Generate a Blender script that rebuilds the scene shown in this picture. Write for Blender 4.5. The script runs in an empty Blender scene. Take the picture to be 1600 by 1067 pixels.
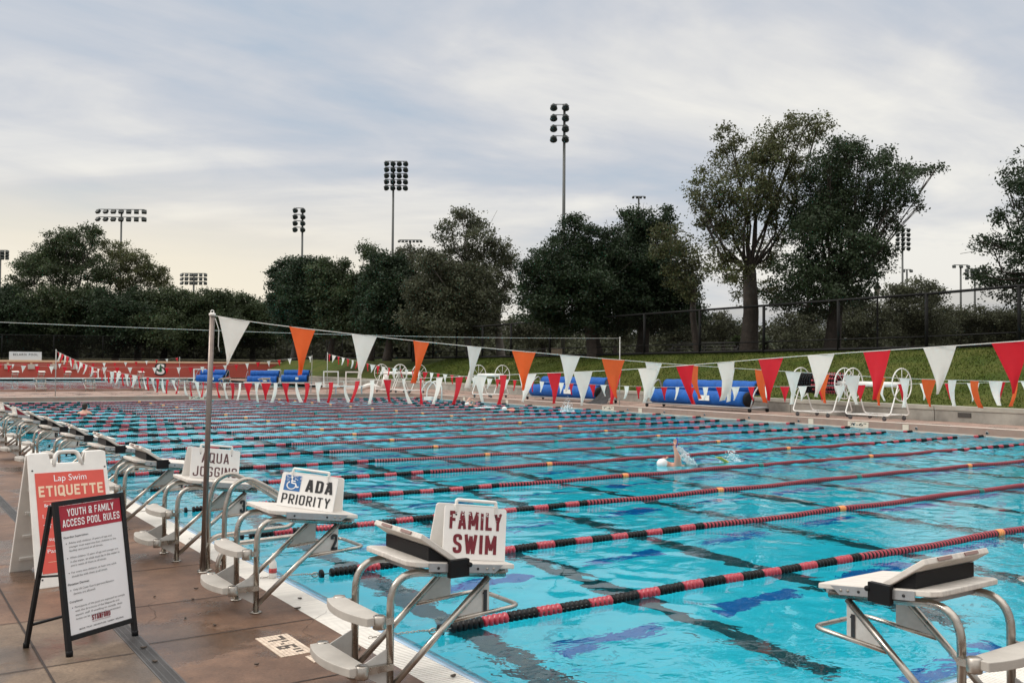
import bpy, math, random
import numpy as np
from mathutils import Vector, Matrix, Euler
R = math.radians
sc = bpy.context.scene
COL = sc.collection
random.seed(7)
rng = np.random.default_rng(11)

# ------------------------------------------------------------------ camera
CAM = Vector((-2.946, -5.744, 1.832))
YAW, PITCH, ROLL, FPX = 0.9720, 0.0250, 0.0080, 1479.0
fw = Vector((math.cos(YAW)*math.cos(PITCH), math.sin(YAW)*math.cos(PITCH), math.sin(PITCH)))
r0 = Vector((math.sin(YAW), -math.cos(YAW), 0)); u0 = r0.cross(fw)
rt = math.cos(ROLL)*r0 + math.sin(ROLL)*u0
up = -math.sin(ROLL)*r0 + math.cos(ROLL)*u0
cd = bpy.data.cameras.new('camera'); cam = bpy.data.objects.new('camera', cd); COL.objects.link(cam)
M = Matrix((rt, up, -fw)).transposed().to_4x4(); M.translation = CAM
cam.matrix_world = M
cd.sensor_width = 36; cd.lens = 36*FPX/1600; cd.clip_end = 6000; cd.clip_start = 0.05
sc.camera = cam

def at(u, v, depth):
    """point of the place seen at photo pixel (u, v), at a distance along the view axis"""
    return CAM + depth*(fw + rt*((u-800)/FPX) - up*((v-533.5)/FPX))

# ------------------------------------------------------------------ world, sun, exposure
w = bpy.data.worlds.new('World'); sc.world = w; w.use_nodes = True
nt = w.node_tree; nt.nodes.clear()
SUN_AZ, SUN_EL = YAW + R(95), R(42)
def wn(t, **k):
    n = nt.nodes.new(t)
    for a, b in k.items(): setattr(n, a, b)
    return n
def L(a, b): nt.links.new(a, b)
sky = wn('ShaderNodeTexSky', sky_type='NISHITA', sun_disc=False, sun_elevation=SUN_EL,
         sun_rotation=math.pi/2-SUN_AZ, air_density=1.4, dust_density=3.0)
tc = wn('ShaderNodeTexCoord'); sep = wn('ShaderNodeSeparateXYZ'); L(tc.outputs['Generated'], sep.inputs[0])
def mth(op, a, b=None, c=None, clamp=False):
    n = wn('ShaderNodeMath', operation=op, use_clamp=clamp)
    for i, x in enumerate((a, b, c)):
        if x is None: continue
        if isinstance(x, (int, float)): n.inputs[i].default_value = x
        else: L(x, n.inputs[i])
    return n.outputs[0]
zc = mth('MAXIMUM', sep.outputs[2], 0.0)
den = mth('ADD', zc, 0.16)
cx = mth('DIVIDE', sep.outputs[0], den); cy = mth('DIVIDE', sep.outputs[1], den)
comb = wn('ShaderNodeCombineXYZ'); L(cx, comb.inputs[0]); L(cy, comb.inputs[1])
mp = wn('ShaderNodeMapping'); mp.inputs['Rotation'].default_value = (0, 0, -YAW+R(108)); mp.inputs['Scale'].default_value = (0.72, 1.10, 1)
mp.inputs['Location'].default_value = (2.3, 0.9, 0)
L(comb.outputs[0], mp.inputs[0])
def noise(scale, detail, rough, dist, vec):
    n = wn('ShaderNodeTexNoise'); n.inputs['Scale'].default_value = scale; n.inputs['Detail'].default_value = detail
    n.inputs['Roughness'].default_value = rough; n.inputs['Distortion'].default_value = dist; L(vec, n.inputs['Vector']); return n.outputs[0]
n1 = noise(0.75, 7, 0.52, 0.9, mp.outputs[0])
n2 = noise(2.6, 6, 0.55, 0.6, mp.outputs[0])
cl = mth('ADD', mth('MULTIPLY', n1, 0.80), mth('MULTIPLY', n2, 0.20))
ramp = wn('ShaderNodeValToRGB'); L(cl, ramp.inputs[0])
els = ramp.color_ramp.elements
for p_, c_ in ((0.39, (0.320, 0.375, 0.445)), (0.445, (0.385, 0.413, 0.460)), (0.488, (0.440, 0.452, 0.480)), (0.53, (0.515, 0.513, 0.513)), (0.60, (0.625, 0.608, 0.570))):
    e = els.new(p_); e.color = (*c_, 1)
els.remove(els[0]); els.remove(els[-1])
# warm light low in the west (left of view)
wdir = fw*1.0 - rt*0.55; wdir.z = 0; wdir.normalize()
dt = wn('ShaderNodeVectorMath', operation='DOT_PRODUCT'); L(tc.outputs['Generated'], dt.inputs[0]); dt.inputs[1].default_value = wdir
mr = wn('ShaderNodeMapRange', interpolation_type='SMOOTHSTEP'); L(dt.outputs['Value'], mr.inputs[0])
mr.inputs[1].default_value = 0.80; mr.inputs[2].default_value = 1.0
mz = wn('ShaderNodeMapRange', interpolation_type='SMOOTHSTEP'); L(mth('ADD', zc, mth('MULTIPLY', n1, 0.12)), mz.inputs[0])
mz.inputs[1].default_value = 0.27; mz.inputs[2].default_value = 0.10
warm = wn('ShaderNodeMixRGB'); warm.inputs[2].default_value = (0.74, 0.645, 0.475, 1)
L(mth('MULTIPLY', mth('MULTIPLY', mr.outputs[0], mz.outputs[0]), 0.95), warm.inputs[0]); L(ramp.outputs[0], warm.inputs[1])
# bright horizon band
mh = wn('ShaderNodeMapRange', interpolation_type='SMOOTHSTEP'); L(zc, mh.inputs[0]); mh.inputs[1].default_value = 0.20; mh.inputs[2].default_value = 0.02
hz = wn('ShaderNodeMixRGB'); hz.inputs[2].default_value = (0.575, 0.56, 0.525, 1); L(mth('MULTIPLY', mh.outputs[0], 0.45), hz.inputs[0]); L(warm.outputs[0], hz.inputs[1])
# an overcast sky is brighter overhead
mzen = wn('ShaderNodeMapRange', interpolation_type='SMOOTHSTEP'); L(zc, mzen.inputs[0])
mzen.inputs[1].default_value = 0.38; mzen.inputs[2].default_value = 0.90; mzen.inputs[3].default_value = 1.0; mzen.inputs[4].default_value = 2.9
zt = wn('ShaderNodeMixRGB'); zt.inputs[2].default_value = (0.50, 0.475, 0.445, 1)
mzt = wn('ShaderNodeMapRange'); L(zc, mzt.inputs[0]); mzt.inputs[1].default_value = 0.40; mzt.inputs[2].default_value = 0.70; mzt.inputs[4].default_value = 0.85
L(mzt.outputs[0], zt.inputs[0]); L(hz.outputs[0], zt.inputs[1])
bgc = wn('ShaderNodeBackground'); L(zt.outputs[0], bgc.inputs[0]); L(mzen.outputs[0], bgc.inputs[1])
bgs = wn('ShaderNodeBackground'); L(sky.outputs[0], bgs.inputs[0]); bgs.inputs[1].default_value = 0.10
mix = wn('ShaderNodeMixShader'); mix.inputs[0].default_value = 0.93; L(bgs.outputs[0], mix.inputs[1]); L(bgc.outputs[0], mix.inputs[2])
out = wn('ShaderNodeOutputWorld'); L(mix.outputs[0], out.inputs[0])

sd = bpy.data.lights.new('sun', 'SUN'); sun = bpy.data.objects.new('sun', sd); COL.objects.link(sun)
sd.energy = 0.9; sd.angle = R(14); sd.color = (1.0, 0.94, 0.86)
sv = Vector((math.cos(SUN_AZ)*math.cos(SUN_EL), math.sin(SUN_AZ)*math.cos(SUN_EL), math.sin(SUN_EL)))
sun.rotation_euler = sv.to_track_quat('Z', 'Y').to_euler()
sc.view_settings.view_transform = 'Standard'; sc.view_settings.look = 'None'
sc.view_settings.exposure = 0.55; sc.view_settings.gamma = 1.0
sc.render.engine = 'CYCLES'
sc.cycles.use_denoising = True
sc.cycles.max_bounces = 8; sc.cycles.diffuse_bounces = 3; sc.cycles.glossy_bounces = 4; sc.cycles.transmission_bounces = 5; sc.cycles.transparent_max_bounces = 16
sc.cycles.sample_clamp_indirect = 4.0

# ------------------------------------------------------------------ materials
def new_mat(name):
    m = bpy.data.materials.new(name); m.use_nodes = True
    return m, m.node_tree, m.node_tree.nodes['Principled BSDF']
def N(t, ty, **k):
    n = t.nodes.new(ty)
    for a, b in k.items(): setattr(n, a, b)
    return n
def mat(name, col, rough=0.6, metal=0.0, var=0.0, vscale=8.0, bump=0.0, bscale=40.0, trans=0.0, spec=0.5, island=0.0, rvar=0.0, dist=0.01, stretch=None, objr=0.0):
    m, t, b = new_mat(name)
    b.inputs['Base Color'].default_value = (*col, 1); b.inputs['Roughness'].default_value = rough
    b.inputs['Metallic'].default_value = metal; b.inputs['Specular IOR Level'].default_value = spec
    src = None
    tcn = N(t, 'ShaderNodeTexCoord'); vec = tcn.outputs['Object']
    if stretch:
        mpn = N(t, 'ShaderNodeMapping'); mpn.inputs['Scale'].default_value = stretch; t.links.new(vec, mpn.inputs[0]); vec = mpn.outputs[0]
    if var > 0:
        n = N(t, 'ShaderNodeTexNoise'); n.inputs['Scale'].default_value = vscale; n.inputs['Detail'].default_value = 6; n.inputs['Roughness'].default_value = 0.62
        t.links.new(vec, n.inputs['Vector'])
        mrn = N(t, 'ShaderNodeMapRange'); t.links.new(n.outputs[0], mrn.inputs[0])
        mrn.inputs[1].default_value = 0.3; mrn.inputs[2].default_value = 0.7; mrn.inputs[3].default_value = 1-var; mrn.inputs[4].default_value = 1+var
        mul = N(t, 'ShaderNodeVectorMath', operation='SCALE'); mul.inputs[0].default_value = col; t.links.new(mrn.outputs[0], mul.inputs['Scale'])
        src = mul.outputs[0]
        if rvar > 0:
            mr2 = N(t, 'ShaderNodeMapRange'); t.links.new(n.outputs[0], mr2.inputs[0]); mr2.inputs[1].default_value = 0.35; mr2.inputs[2].default_value = 0.65
            mr2.inputs[3].default_value = max(0.05, rough-rvar); mr2.inputs[4].default_value = min(1, rough+rvar); t.links.new(mr2.outputs[0], b.inputs['Roughness'])
    if island > 0:
        g = N(t, 'ShaderNodeNewGeometry'); mri = N(t, 'ShaderNodeMapRange'); t.links.new(g.outputs['Random Per Island'], mri.inputs[0])
        mri.inputs[3].default_value = 1-island; mri.inputs[4].default_value = 1+island
        mul2 = N(t, 'ShaderNodeVectorMath', operation='SCALE'); t.links.new(mri.outputs[0], mul2.inputs['Scale'])
        if src is None: mul2.inputs[0].default_value = col
        else: t.links.new(src, mul2.inputs[0])
        src = mul2.outputs[0]
    if objr > 0:
        oi = N(t, 'ShaderNodeObjectInfo'); mro = N(t, 'ShaderNodeMapRange'); t.links.new(oi.outputs['Random'], mro.inputs[0]); mro.inputs[3].default_value = 1-objr; mro.inputs[4].default_value = 1+objr*0.6
        mul3 = N(t, 'ShaderNodeVectorMath', operation='SCALE'); t.links.new(mro.outputs[0], mul3.inputs['Scale']); t.links.new(src, mul3.inputs[0]); src = mul3.outputs[0]
    if src is not None: t.links.new(src, b.inputs['Base Color'])
    if bump > 0:
        nb = N(t, 'ShaderNodeTexNoise'); nb.inputs['Scale'].default_value = bscale; nb.inputs['Detail'].default_value = 4; t.links.new(vec, nb.inputs['Vector'])
        bp = N(t, 'ShaderNodeBump'); bp.inputs['Strength'].default_value = bump; bp.inputs['Distance'].default_value = dist
        t.links.new(nb.outputs[0], bp.inputs['Height']); t.links.new(bp.outputs[0], b.inputs['Normal'])
    if trans > 0:
        o = t.nodes['Material Output']; tr = N(t, 'ShaderNodeBsdfTranslucent'); mx = N(t, 'ShaderNodeMixShader'); mx.inputs[0].default_value = trans
        if src is not None: t.links.new(src, tr.inputs[0])
        else: tr.inputs[0].default_value = (*col, 1)
        t.links.new(b.outputs[0], mx.inputs[1]); t.links.new(tr.outputs[0], mx.inputs[2]); t.links.new(mx.outputs[0], o.inputs[0])
    return m

STEEL = mat('stainless_steel', (0.42, 0.385, 0.34), 0.30, 0.95, 0.25, 9, 0.06, 120, rvar=0.10)
ALU = mat('grey_aluminium', (0.40, 0.41, 0.42), 0.45, 0.6, 0.10, 20)
PANEL = mat('panel_grey', (0.50, 0.485, 0.455), 0.55, 0.0, 0.14, 9, rvar=0.1)
WHITE_BOARD = mat('white_non_slip_board', (0.68, 0.635, 0.575), 0.62, 0, 0.13, 3, 0.6, 120, dist=0.005, stretch=(1.5, 14, 2))
WHITE_EDGE = mat('white_plastic', (0.76, 0.735, 0.69), 0.45, 0, 0.07, 7)
STEP_MAT = mat('worn_step_plastic', (0.45, 0.42, 0.375), 0.58, 0, 0.13, 5, 0.35, 160, dist=0.004)
WHITE_SIGN = mat('white_sign_board', (0.80, 0.775, 0.74), 0.38, 0, 0.05, 6)
WHITE_PAINT = mat('white_painted_steel', (0.78, 0.76, 0.72), 0.4, 0, 0.06, 10)
BLACK = mat('black_plastic', (0.008, 0.008, 0.009), 0.5, spec=0.22)
BLACK_METAL = mat('black_powder_coat', (0.010, 0.010, 0.011), 0.42, spec=0.3)
BLACK_INK = mat('black_ink', (0.02, 0.02, 0.022), 0.6)
MAROON = mat('maroon', (0.20, 0.010, 0.022), 0.5)
MAROON_INK = mat('worn_maroon_ink', (0.17, 0.012, 0.022), 0.6, var=0.3, vscale=40)
CARDINAL = mat('cardinal_print', (0.36, 0.012, 0.030), 0.45, var=0.06)
CORAL = mat('coral_print', (0.66, 0.085, 0.060), 0.5, var=0.06)
CREAM_INK = mat('cream_print', (0.84, 0.62, 0.44), 0.55)
WHITE_INK = mat('white_print', (0.88, 0.87, 0.86), 0.5)
PAPER = mat('white_poster', (0.76, 0.745, 0.755), 0.28, var=0.02)
GREY_INK = mat('grey_print', (0.06, 0.058, 0.06), 0.6)
BLUE_SIGN = mat('blue_sign', (0.03, 0.14, 0.36), 0.5)
FLOAT_BLACK = mat('black_float', (0.006, 0.006, 0.007), 0.42, spec=0.22)
FLOAT_RED = mat('red_float', (0.40, 0.030, 0.050), 0.32, var=0.12, vscale=60, spec=0.6)
FLOAT_GAP = mat('dark_float_gap', (0.030, 0.005, 0.009), 0.4, spec=0.3)  # darkness of the gaps between red floats, put in as colour
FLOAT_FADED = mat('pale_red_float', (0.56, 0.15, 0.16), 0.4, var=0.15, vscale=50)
FLOAT_PINK = mat('faded_red_float', (0.42, 0.045, 0.065), 0.35, var=0.12, vscale=60)
FLOAT_ORANGE = mat('orange_float', (0.80, 0.30, 0.09), 0.4)
FLOAT_GREEN = mat('green_float', (0.02, 0.16, 0.13), 0.4)
F_WHITE = mat('white_pennant', (0.86, 0.81, 0.745), 0.65, var=0.06, vscale=6, objr=0.14, trans=0.30, spec=0.2)
F_RED = mat('red_pennant', (0.68, 0.012, 0.026), 0.5, var=0.06, objr=0.14, trans=0.45)
F_ORANGE = mat('orange_pennant', (0.86, 0.135, 0.028), 0.5, var=0.06, objr=0.14, trans=0.45)
CORD = mat('pale_cord', (0.62, 0.61, 0.57), 0.7)
BLUE_COVER = mat('blue_cover', (0.008, 0.085, 0.33), 0.6, var=0.22, vscale=3, bump=0.7, bscale=6, dist=0.05, spec=0.25)
DARK_FENCE = mat('dark_fence_steel', (0.010, 0.010, 0.010), 0.7, spec=0.2)
LIGHT_DARK = mat('dark_light_fitting', (0.018, 0.026, 0.024), 0.5)
POLE_GREY = mat('pole_grey', (0.10, 0.105, 0.10), 0.55, 0.3)
SKIN = mat('skin', (0.62, 0.33, 0.24), 0.42, var=0.05)
HAIR = mat('dark_hair', (0.022, 0.014, 0.010), 0.5)
CAP = mat('white_swim_cap', (0.82, 0.80, 0.78), 0.35)
SUIT = mat('dark_swimsuit', (0.012, 0.014, 0.022), 0.5)
YELLOW = mat('yellow_fin', (0.72, 0.52, 0.03), 0.4)
FOAM = mat('water_foam', (0.86, 0.92, 0.94), 0.25)
BARK = mat('bark', (0.040, 0.031, 0.025), 0.9, var=0.35, vscale=4, bump=0.6, bscale=9, dist=0.05)
BARK_PALE = mat('pale_bark', (0.13, 0.115, 0.10), 0.9, var=0.3, vscale=4, bump=0.5, bscale=9, dist=0.05)
def leafmat(n, c): return mat(n, c, 0.55, 0, 0.35, 0.35, trans=0.35, island=0.45, spec=0.35)
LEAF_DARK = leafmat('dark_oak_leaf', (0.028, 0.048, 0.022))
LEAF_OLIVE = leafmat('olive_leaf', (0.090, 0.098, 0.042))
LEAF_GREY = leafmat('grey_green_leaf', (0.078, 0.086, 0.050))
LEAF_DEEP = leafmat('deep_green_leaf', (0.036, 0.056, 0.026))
LEAF_MID = leafmat('mid_green_leaf', (0.050, 0.070, 0.030))
CONC = mat('stained_concrete', (0.30, 0.285, 0.25), 0.85, 0, 0.30, 1.3, 0.3, 30)
CONC_CAP = mat('concrete_cap', (0.36, 0.34, 0.29), 0.85, 0, 0.14, 3, 0.3, 30)
RED_WALL = mat('red_wall_paint', (0.40, 0.075, 0.052), 0.75, 0, 0.08, 0.8)
BEIGE_CAP = mat('beige_cap', (0.66, 0.45, 0.29), 0.7, 0, 0.06, 2)
TILE_WHITE = mat('white_tile', (0.66, 0.54, 0.43), 0.5, island=0.16)
TILE_DARK = mat('dark_tile', (0.085, 0.066, 0.052), 0.5, island=0.25)

# ------------------------------------------------------------------ mesh builder
class MB:
    def __init__(s): s.v = []; s.f = []; s.sm = []
    def add(s, vs, fs, smooth=False):
        o = len(s.v); s.v += [tuple(x) for x in vs]; s.f += [tuple(i+o for i in f) for f in fs]; s.sm += [smooth]*len(fs); return s
    def box(s, c, d, rot=None):
        h = [x/2 for x in d]; vs = []
        for i in (-1, 1):
            for j in (-1, 1):
                for k in (-1, 1):
                    p = Vector((i*h[0], j*h[1], k*h[2]))
                    if rot is not None: p = rot @ p
                    vs.append(p+Vector(c))
        return s.add(vs, [(0,1,3,2),(4,6,7,5),(0,4,5,1),(2,3,7,6),(0,2,6,4),(1,5,7,3)])
    def prism(s, poly, a, b, fn):
        """polygon (p, q) swept from a to b; fn(p, q, t) -> point"""
        n = len(poly); vs = [fn(p, q, a) for p, q in poly]+[fn(p, q, b) for p, q in poly]
        fs = [tuple(range(n))[::-1], tuple(range(n, 2*n))]+[(i, (i+1) % n, n+(i+1) % n, n+i) for i in range(n)]
        return s.add(vs, fs)
    def tube(s, pts, r, seg=10, closed=False, caps=True, smooth=True):
        pts = [Vector(p) for p in pts]; n = len(pts)
        rs = r if isinstance(r, (list, tuple)) else [r]*n
        T = []
        for i in range(n):
            a = pts[(i-1) % n] if (closed or i > 0) else pts[i]; b = pts[(i+1) % n] if (closed or i < n-1) else pts[i]
            t = (b-a); T.append(t.normalized() if t.length > 1e-9 else Vector((0,0,1)))
        ref = Vector((0,0,1)) if abs(T[0].z) < 0.9 else Vector((1,0,0))
        nrm = (ref-T[0]*ref.dot(T[0])).normalized(); vs = []
        for i in range(n):
            nrm = nrm-T[i]*nrm.dot(T[i])
            nrm = nrm.normalized() if nrm.length > 1e-6 else T[i].orthogonal().normalized()
            bn = T[i].cross(nrm)
            for k in range(seg):
                a = 2*math.pi*k/seg; vs.append(pts[i]+(nrm*math.cos(a)+bn*math.sin(a))*rs[i])
        fs = []
        for i in range(n if closed else n-1):
            j = (i+1) % n
            for k in range(seg):
                l = (k+1) % seg; fs.append((i*seg+k, i*seg+l, j*seg+l, j*seg+k))
        if caps and not closed: fs += [tuple(range(seg))[::-1], tuple((n-1)*seg+k for k in range(seg))]
        return s.add(vs, fs, smooth)
    def lathe(s, prof, c=(0,0,0), axis='z', seg=14, rot=None, smooth=True):
        vs = []
        for r_, h in prof:
            for k in range(seg):
                a = 2*math.pi*k/seg; x, y = r_*math.cos(a), r_*math.sin(a)
                p = Vector((x, y, h)) if axis == 'z' else (Vector((h, x, y)) if axis == 'x' else Vector((x, h, y)))
                if rot is not None: p = rot @ p
                vs.append(p+Vector(c))
        n = len(prof); fs = []
        for i in range(n-1):
            for k in range(seg):
                l = (k+1) % seg; fs.append((i*seg+k, i*seg+l, (i+1)*seg+l, (i+1)*seg+k))
        fs += [tuple(range(seg))[::-1], tuple((n-1)*seg+k for k in range(seg))]
        return s.add(vs, fs, smooth)
    def ball(s, c, r, seg=12, rings=8, rot=None):
        r = r if isinstance(r, (list, tuple)) else (r, r, r); vs = [Vector((0,0,-r[2]))]; fs = []
        for i in range(1, rings):
            a = -math.pi/2+math.pi*i/rings
            for k in range(seg):
                b = 2*math.pi*k/seg; vs.append(Vector((r[0]*math.cos(a)*math.cos(b), r[1]*math.cos(a)*math.sin(b), r[2]*math.sin(a))))
        vs.append(Vector((0,0,r[2])))
        for k in range(seg):
            l = (k+1) % seg; fs.append((0, 1+l, 1+k))
            for i in range(rings-2): fs.append((1+i*seg+k, 1+i*seg+l, 1+(i+1)*seg+l, 1+(i+1)*seg+k))
            fs.append((1+(rings-2)*seg+k, 1+(rings-2)*seg+l, len(vs)-1))
        vs = [((rot @ p) if rot is not None else p)+Vector(c) for p in vs]
        return s.add(vs, fs, True)
    def quad(s, *p): return s.add(p, [tuple(range(len(p)))])
    def build(s, name, m, parent=None, bevel=0.0):
        me = bpy.data.meshes.new(name); me.from_pydata(s.v, [], s.f); me.polygons.foreach_set('use_smooth', s.sm)
        me.materials.append(m)
        if getattr(s, 'mi', None): me.materials.append(s.m2); me.polygons.foreach_set('material_index', s.mi)
        me.update()
        o = bpy.data.objects.new(name, me); COL.objects.link(o)
        if parent is not None: o.parent = parent
        if bevel > 0:
            b = o.modifiers.new('bevel', 'BEVEL'); b.width = bevel; b.segments = 2; b.limit_method = 'ANGLE'
        return o

def tag(o, label, cat, group=None):
    o['label'] = label; o['category'] = cat
    if group: o['group'] = group
    return o
def thing(name, label, cat, loc=(0,0,0), rz=0.0, group=None):
    o = bpy.data.objects.new(name, None); COL.objects.link(o); o.empty_display_size = 0.1
    o.location = loc; o.rotation_euler = (0, 0, rz); return tag(o, label, cat, group)
def struct(o, kind='structure'): o['kind'] = kind; return o
def put(name, data, parent):
    o = bpy.data.objects.new(name, data); COL.objects.link(o); o.parent = parent; return o
def dup(root, loc, rz, label, group=None, skip=()):
    r = root.copy(); COL.objects.link(r); r.location = loc; r.rotation_euler = (0, 0, rz); r['label'] = label
    if group: r['group'] = group
    for ch in list(root.children):
        if ch.name.split('.')[0] in skip: continue
        c = ch.copy(); COL.objects.link(c); c.parent = r
        for g in list(ch.children):
            d = g.copy(); COL.objects.link(d); d.parent = c
    return r
def arc(c, r, a0, a1, n, ax=(0, 2)):
    P = []
    for i in range(n+1):
        a = a0+(a1-a0)*i/n; p = list(c); p[ax[0]] += r*math.cos(a); p[ax[1]] += r*math.sin(a); P.append(tuple(p))
    return P
def rounded(pts, r, n=6):
    """polyline with its inner corners rounded"""
    pts = [Vector(p) for p in pts]; o = [pts[0]]
    for i in range(1, len(pts)-1):
        a, b, c = pts[i-1], pts[i], pts[i+1]; d1 = (a-b); d2 = (c-b)
        k = min(r, d1.length*0.49, d2.length*0.49); p, q = b+d1.normalized()*k, b+d2.normalized()*k
        for j in range(n+1):
            t = j/n; o.append(p*(1-t)**2+b*2*t*(1-t)+q*t*t)
    o.append(pts[-1]); return o

def text_verts(body, w=None, h=None, bold=0.0, align='LEFT', space=1.0, line=1.0):
    """flat lettering in x (right) / y (up): returns verts, faces"""
    cu = bpy.data.curves.new('lettering', 'FONT'); cu.body = body; cu.size = 1; cu.offset = bold; cu.align_x = align
    cu.space_character = space; cu.space_line = line; cu.fill_mode = 'FRONT'; cu.resolution_u = 4
    ob = bpy.data.objects.new('lettering', cu); me = bpy.data.meshes.new_from_object(ob)
    vs = [v.co.copy() for v in me.vertices]; fs = [tuple(p.vertices) for p in me.polygons]
    bpy.data.objects.remove(ob); bpy.data.meshes.remove(me); bpy.data.curves.remove(cu)
    x0 = min(v.x for v in vs); x1 = max(v.x for v in vs); y0 = min(v.y for v in vs); y1 = max(v.y for v in vs)
    sx = w/(x1-x0) if w else None; sy = h/(y1-y0) if h else None
    sx = sx or sy or 1.0; sy = sy or sx or 1.0
    return [Vector(((v.x-x0)*sx, (v.y-y0)*sy, 0)) for v in vs], fs
def lettering(mb, body, x, y, fn, w=None, h=None, bold=0.0, align='L', heavy=0.0, **k):
    """place lettering with its lower left (or centre / right) at (x, y) on the face fn(x, y) -> point"""
    vs, fs = text_verts(body, w, h, bold, **k); W = max(v.x for v in vs)
    ox = x-(W/2 if align == 'C' else W if align == 'R' else 0)
    a0 = Vector(fn(0, 0)); nrm = (Vector(fn(1, 0))-a0).cross(Vector(fn(0, 1))-a0).normalized()
    H = max(v.y for v in vs)
    for i, (dx, dy) in enumerate([(0, 0)]+([(heavy, 0), (-heavy, 0), (0, heavy*0.5), (0, -heavy*0.5)] if heavy else [])):
        mb.add([Vector(fn(v.x+ox+dx*H, v.y+y+dy*H))+nrm*0.00025*i for v in vs], fs)
    return W

# bold condensed capitals drawn as mitred strokes: X 0..1 across the stroke centres, Y 0..1
def _rr(pts, r): return [(p.x, p.y) for p in rounded([(x, y, 0) for x, y in pts], r, 5)]
def glyph(ch, w, t):
    b, T, m = t/2, 1-t/2, 0.5; x0, x1, xm = t/2, w-t/2, w/2; r = min(0.22, (w-t)*0.5)
    G = {'A': [[(x0-t*0.1, 0), (xm-t*0.12, 1)], [(x1+t*0.1, 0), (xm+t*0.12, 1)], [(x0+0.06, 0.27), (x1-0.06, 0.27)]],
         'C': [_rr([(x1, 0.66), (x1, T), (x0, T), (x0, b), (x1, b), (x1, 0.34)], r)], 'D': [[(x0, 0), (x0, 1)], _rr([(x0, T), (x1, T), (x1, b), (x0, b)], r*1.1)],
         'E': [[(w, b), (x0, b), (x0, T), (w, T)], [(x0, 0.52), (w-t*0.3, 0.52)]], 'F': [[(x0, 0), (x0, T), (w, T)], [(x0, 0.52), (w-t*0.3, 0.52)]],
         'G': [_rr([(x1, 0.68), (x1, T), (x0, T), (x0, b), (x1, b), (x1, 0.46), (xm, 0.46)], r*0.9)], 'H': [[(x0, 0), (x0, 1)], [(x1, 0), (x1, 1)], [(x0, m), (x1, m)]],
         'I': [[(x0, 0), (x0, 1)]], 'J': [_rr([(x1, 1), (x1, b), (x0, b), (x0, 0.32)], r)], 'L': [[(x0, 1), (x0, b), (w, b)]],
         'M': [[(x0, 0), (x0, 1)], [(x1, 0), (x1, 1)], [(x0, 1), (xm, 0.22)], [(x1, 1), (xm, 0.22)]], 'N': [[(x0, 0), (x0, 1)], [(x1, 0), (x1, 1)], [(x0, 1), (x1, 0)]],
         'O': [_rr([(xm, T), (x0, T), (x0, b), (x1, b), (x1, T), (xm-0.001, T)], r)], 'Q': [_rr([(xm, T), (x0, T), (x0, b), (x1, b), (x1, T), (xm-0.001, T)], r), [(xm, 0.26), (w+t*0.1, -0.04)]],
         'P': [[(x0, 0), (x0, 1)], _rr([(x0, T), (x1, T), (x1, 0.44), (x0, 0.44)], r*0.9)], 'R': [[(x0, 0), (x0, 1)], _rr([(x0, T), (x1, T), (x1, 0.47), (x0, 0.47)], r*0.9), [(xm, 0.47), (x1+t*0.1, 0)]],
         'S': [_rr([(x1, 0.70), (x1, T), (x0, T), (x0, 0.56), (x1, 0.44), (x1, b), (x0, b), (x0, 0.30)], r*0.95)], 'T': [[(0, T), (w, T)], [(xm, 0), (xm, 1-t)]], 'U': [_rr([(x0, 1), (x0, b), (x1, b), (x1, 1)], r)],
         'W': [[(x0-t*0.1, 1), (x0+(w-t)*0.24, 0)], [(xm, 0.92), (x0+(w-t)*0.24, 0)], [(xm, 0.92), (x1-(w-t)*0.24, 0)], [(x1+t*0.1, 1), (x1-(w-t)*0.24, 0)]], 'Y': [[(x0-t*0.1, 1), (xm, 0.44)], [(x1+t*0.1, 1), (xm, 0.44)], [(xm, 0), (xm, 0.47)]],
         '&': [_rr([(x1+t*0.2, 0), (x0+t*0.2, 0.66), (x0+t*0.2, T), (x1-t*0.3, T), (x1-t*0.3, 0.62), (x0, 0.38), (x0, b), (xm, b), (x1+t*0.1, 0.40)], r*0.8)],
         '1': [[(xm+t*0.2, 0), (xm+t*0.2, 1)], [(xm+t*0.2, T-0.02), (x0, 0.80)]], '2': [_rr([(x0, 0.68), (x0, T), (x1, T), (x1, 0.56), (x0, b), (x0+0.001, b), (w, b)], r*0.8)],
         '3': [_rr([(x0, 0.70), (x0, T), (x1, T), (x1, 0.53), (xm-0.02, 0.53)], r*0.9), _rr([(xm-0.02, 0.53), (x1, 0.53), (x1, b), (x0, b), (x0, 0.30)], r*0.9)],
         '5': [_rr([(x1, T), (x0, T), (x0, 0.58), (x1, 0.58), (x1, b), (x0, b), (x0, 0.26)], r*0.7)], '6': [_rr([(x1, 0.74), (x1, T), (x0, T), (x0, b), (x1, b), (x1, 0.55), (x0, 0.55)], r*0.9)],
         '7': [[(0, T), (x1, T), (x0+0.12, 0)]], '8': [_rr([(xm, T), (x0, T), (x0, 0.53), (x1, 0.53), (x1, T), (xm-0.001, T)], r*0.9), _rr([(xm, 0.53), (x0, 0.53), (x0, b), (x1, b), (x1, 0.53), (xm-0.001, 0.53)], r*0.9)],
         '9': [_rr([(x0, 0.26), (x0, b), (x1, b), (x1, T), (x0, T), (x0, 0.45), (x1, 0.45)], r*0.9)], '4': [[(x1-0.05, 0), (x1-0.05, 1), (x0, 0.30), (w, 0.30)]]}
    return G.get(ch, [])
WIDE = {'I': 0.0, 'M': 1.32, 'W': 1.42, '1': 0.62, 'E': 0.86, 'F': 0.84, 'L': 0.84, '&': 1.15, 'Q': 1.0}
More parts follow.
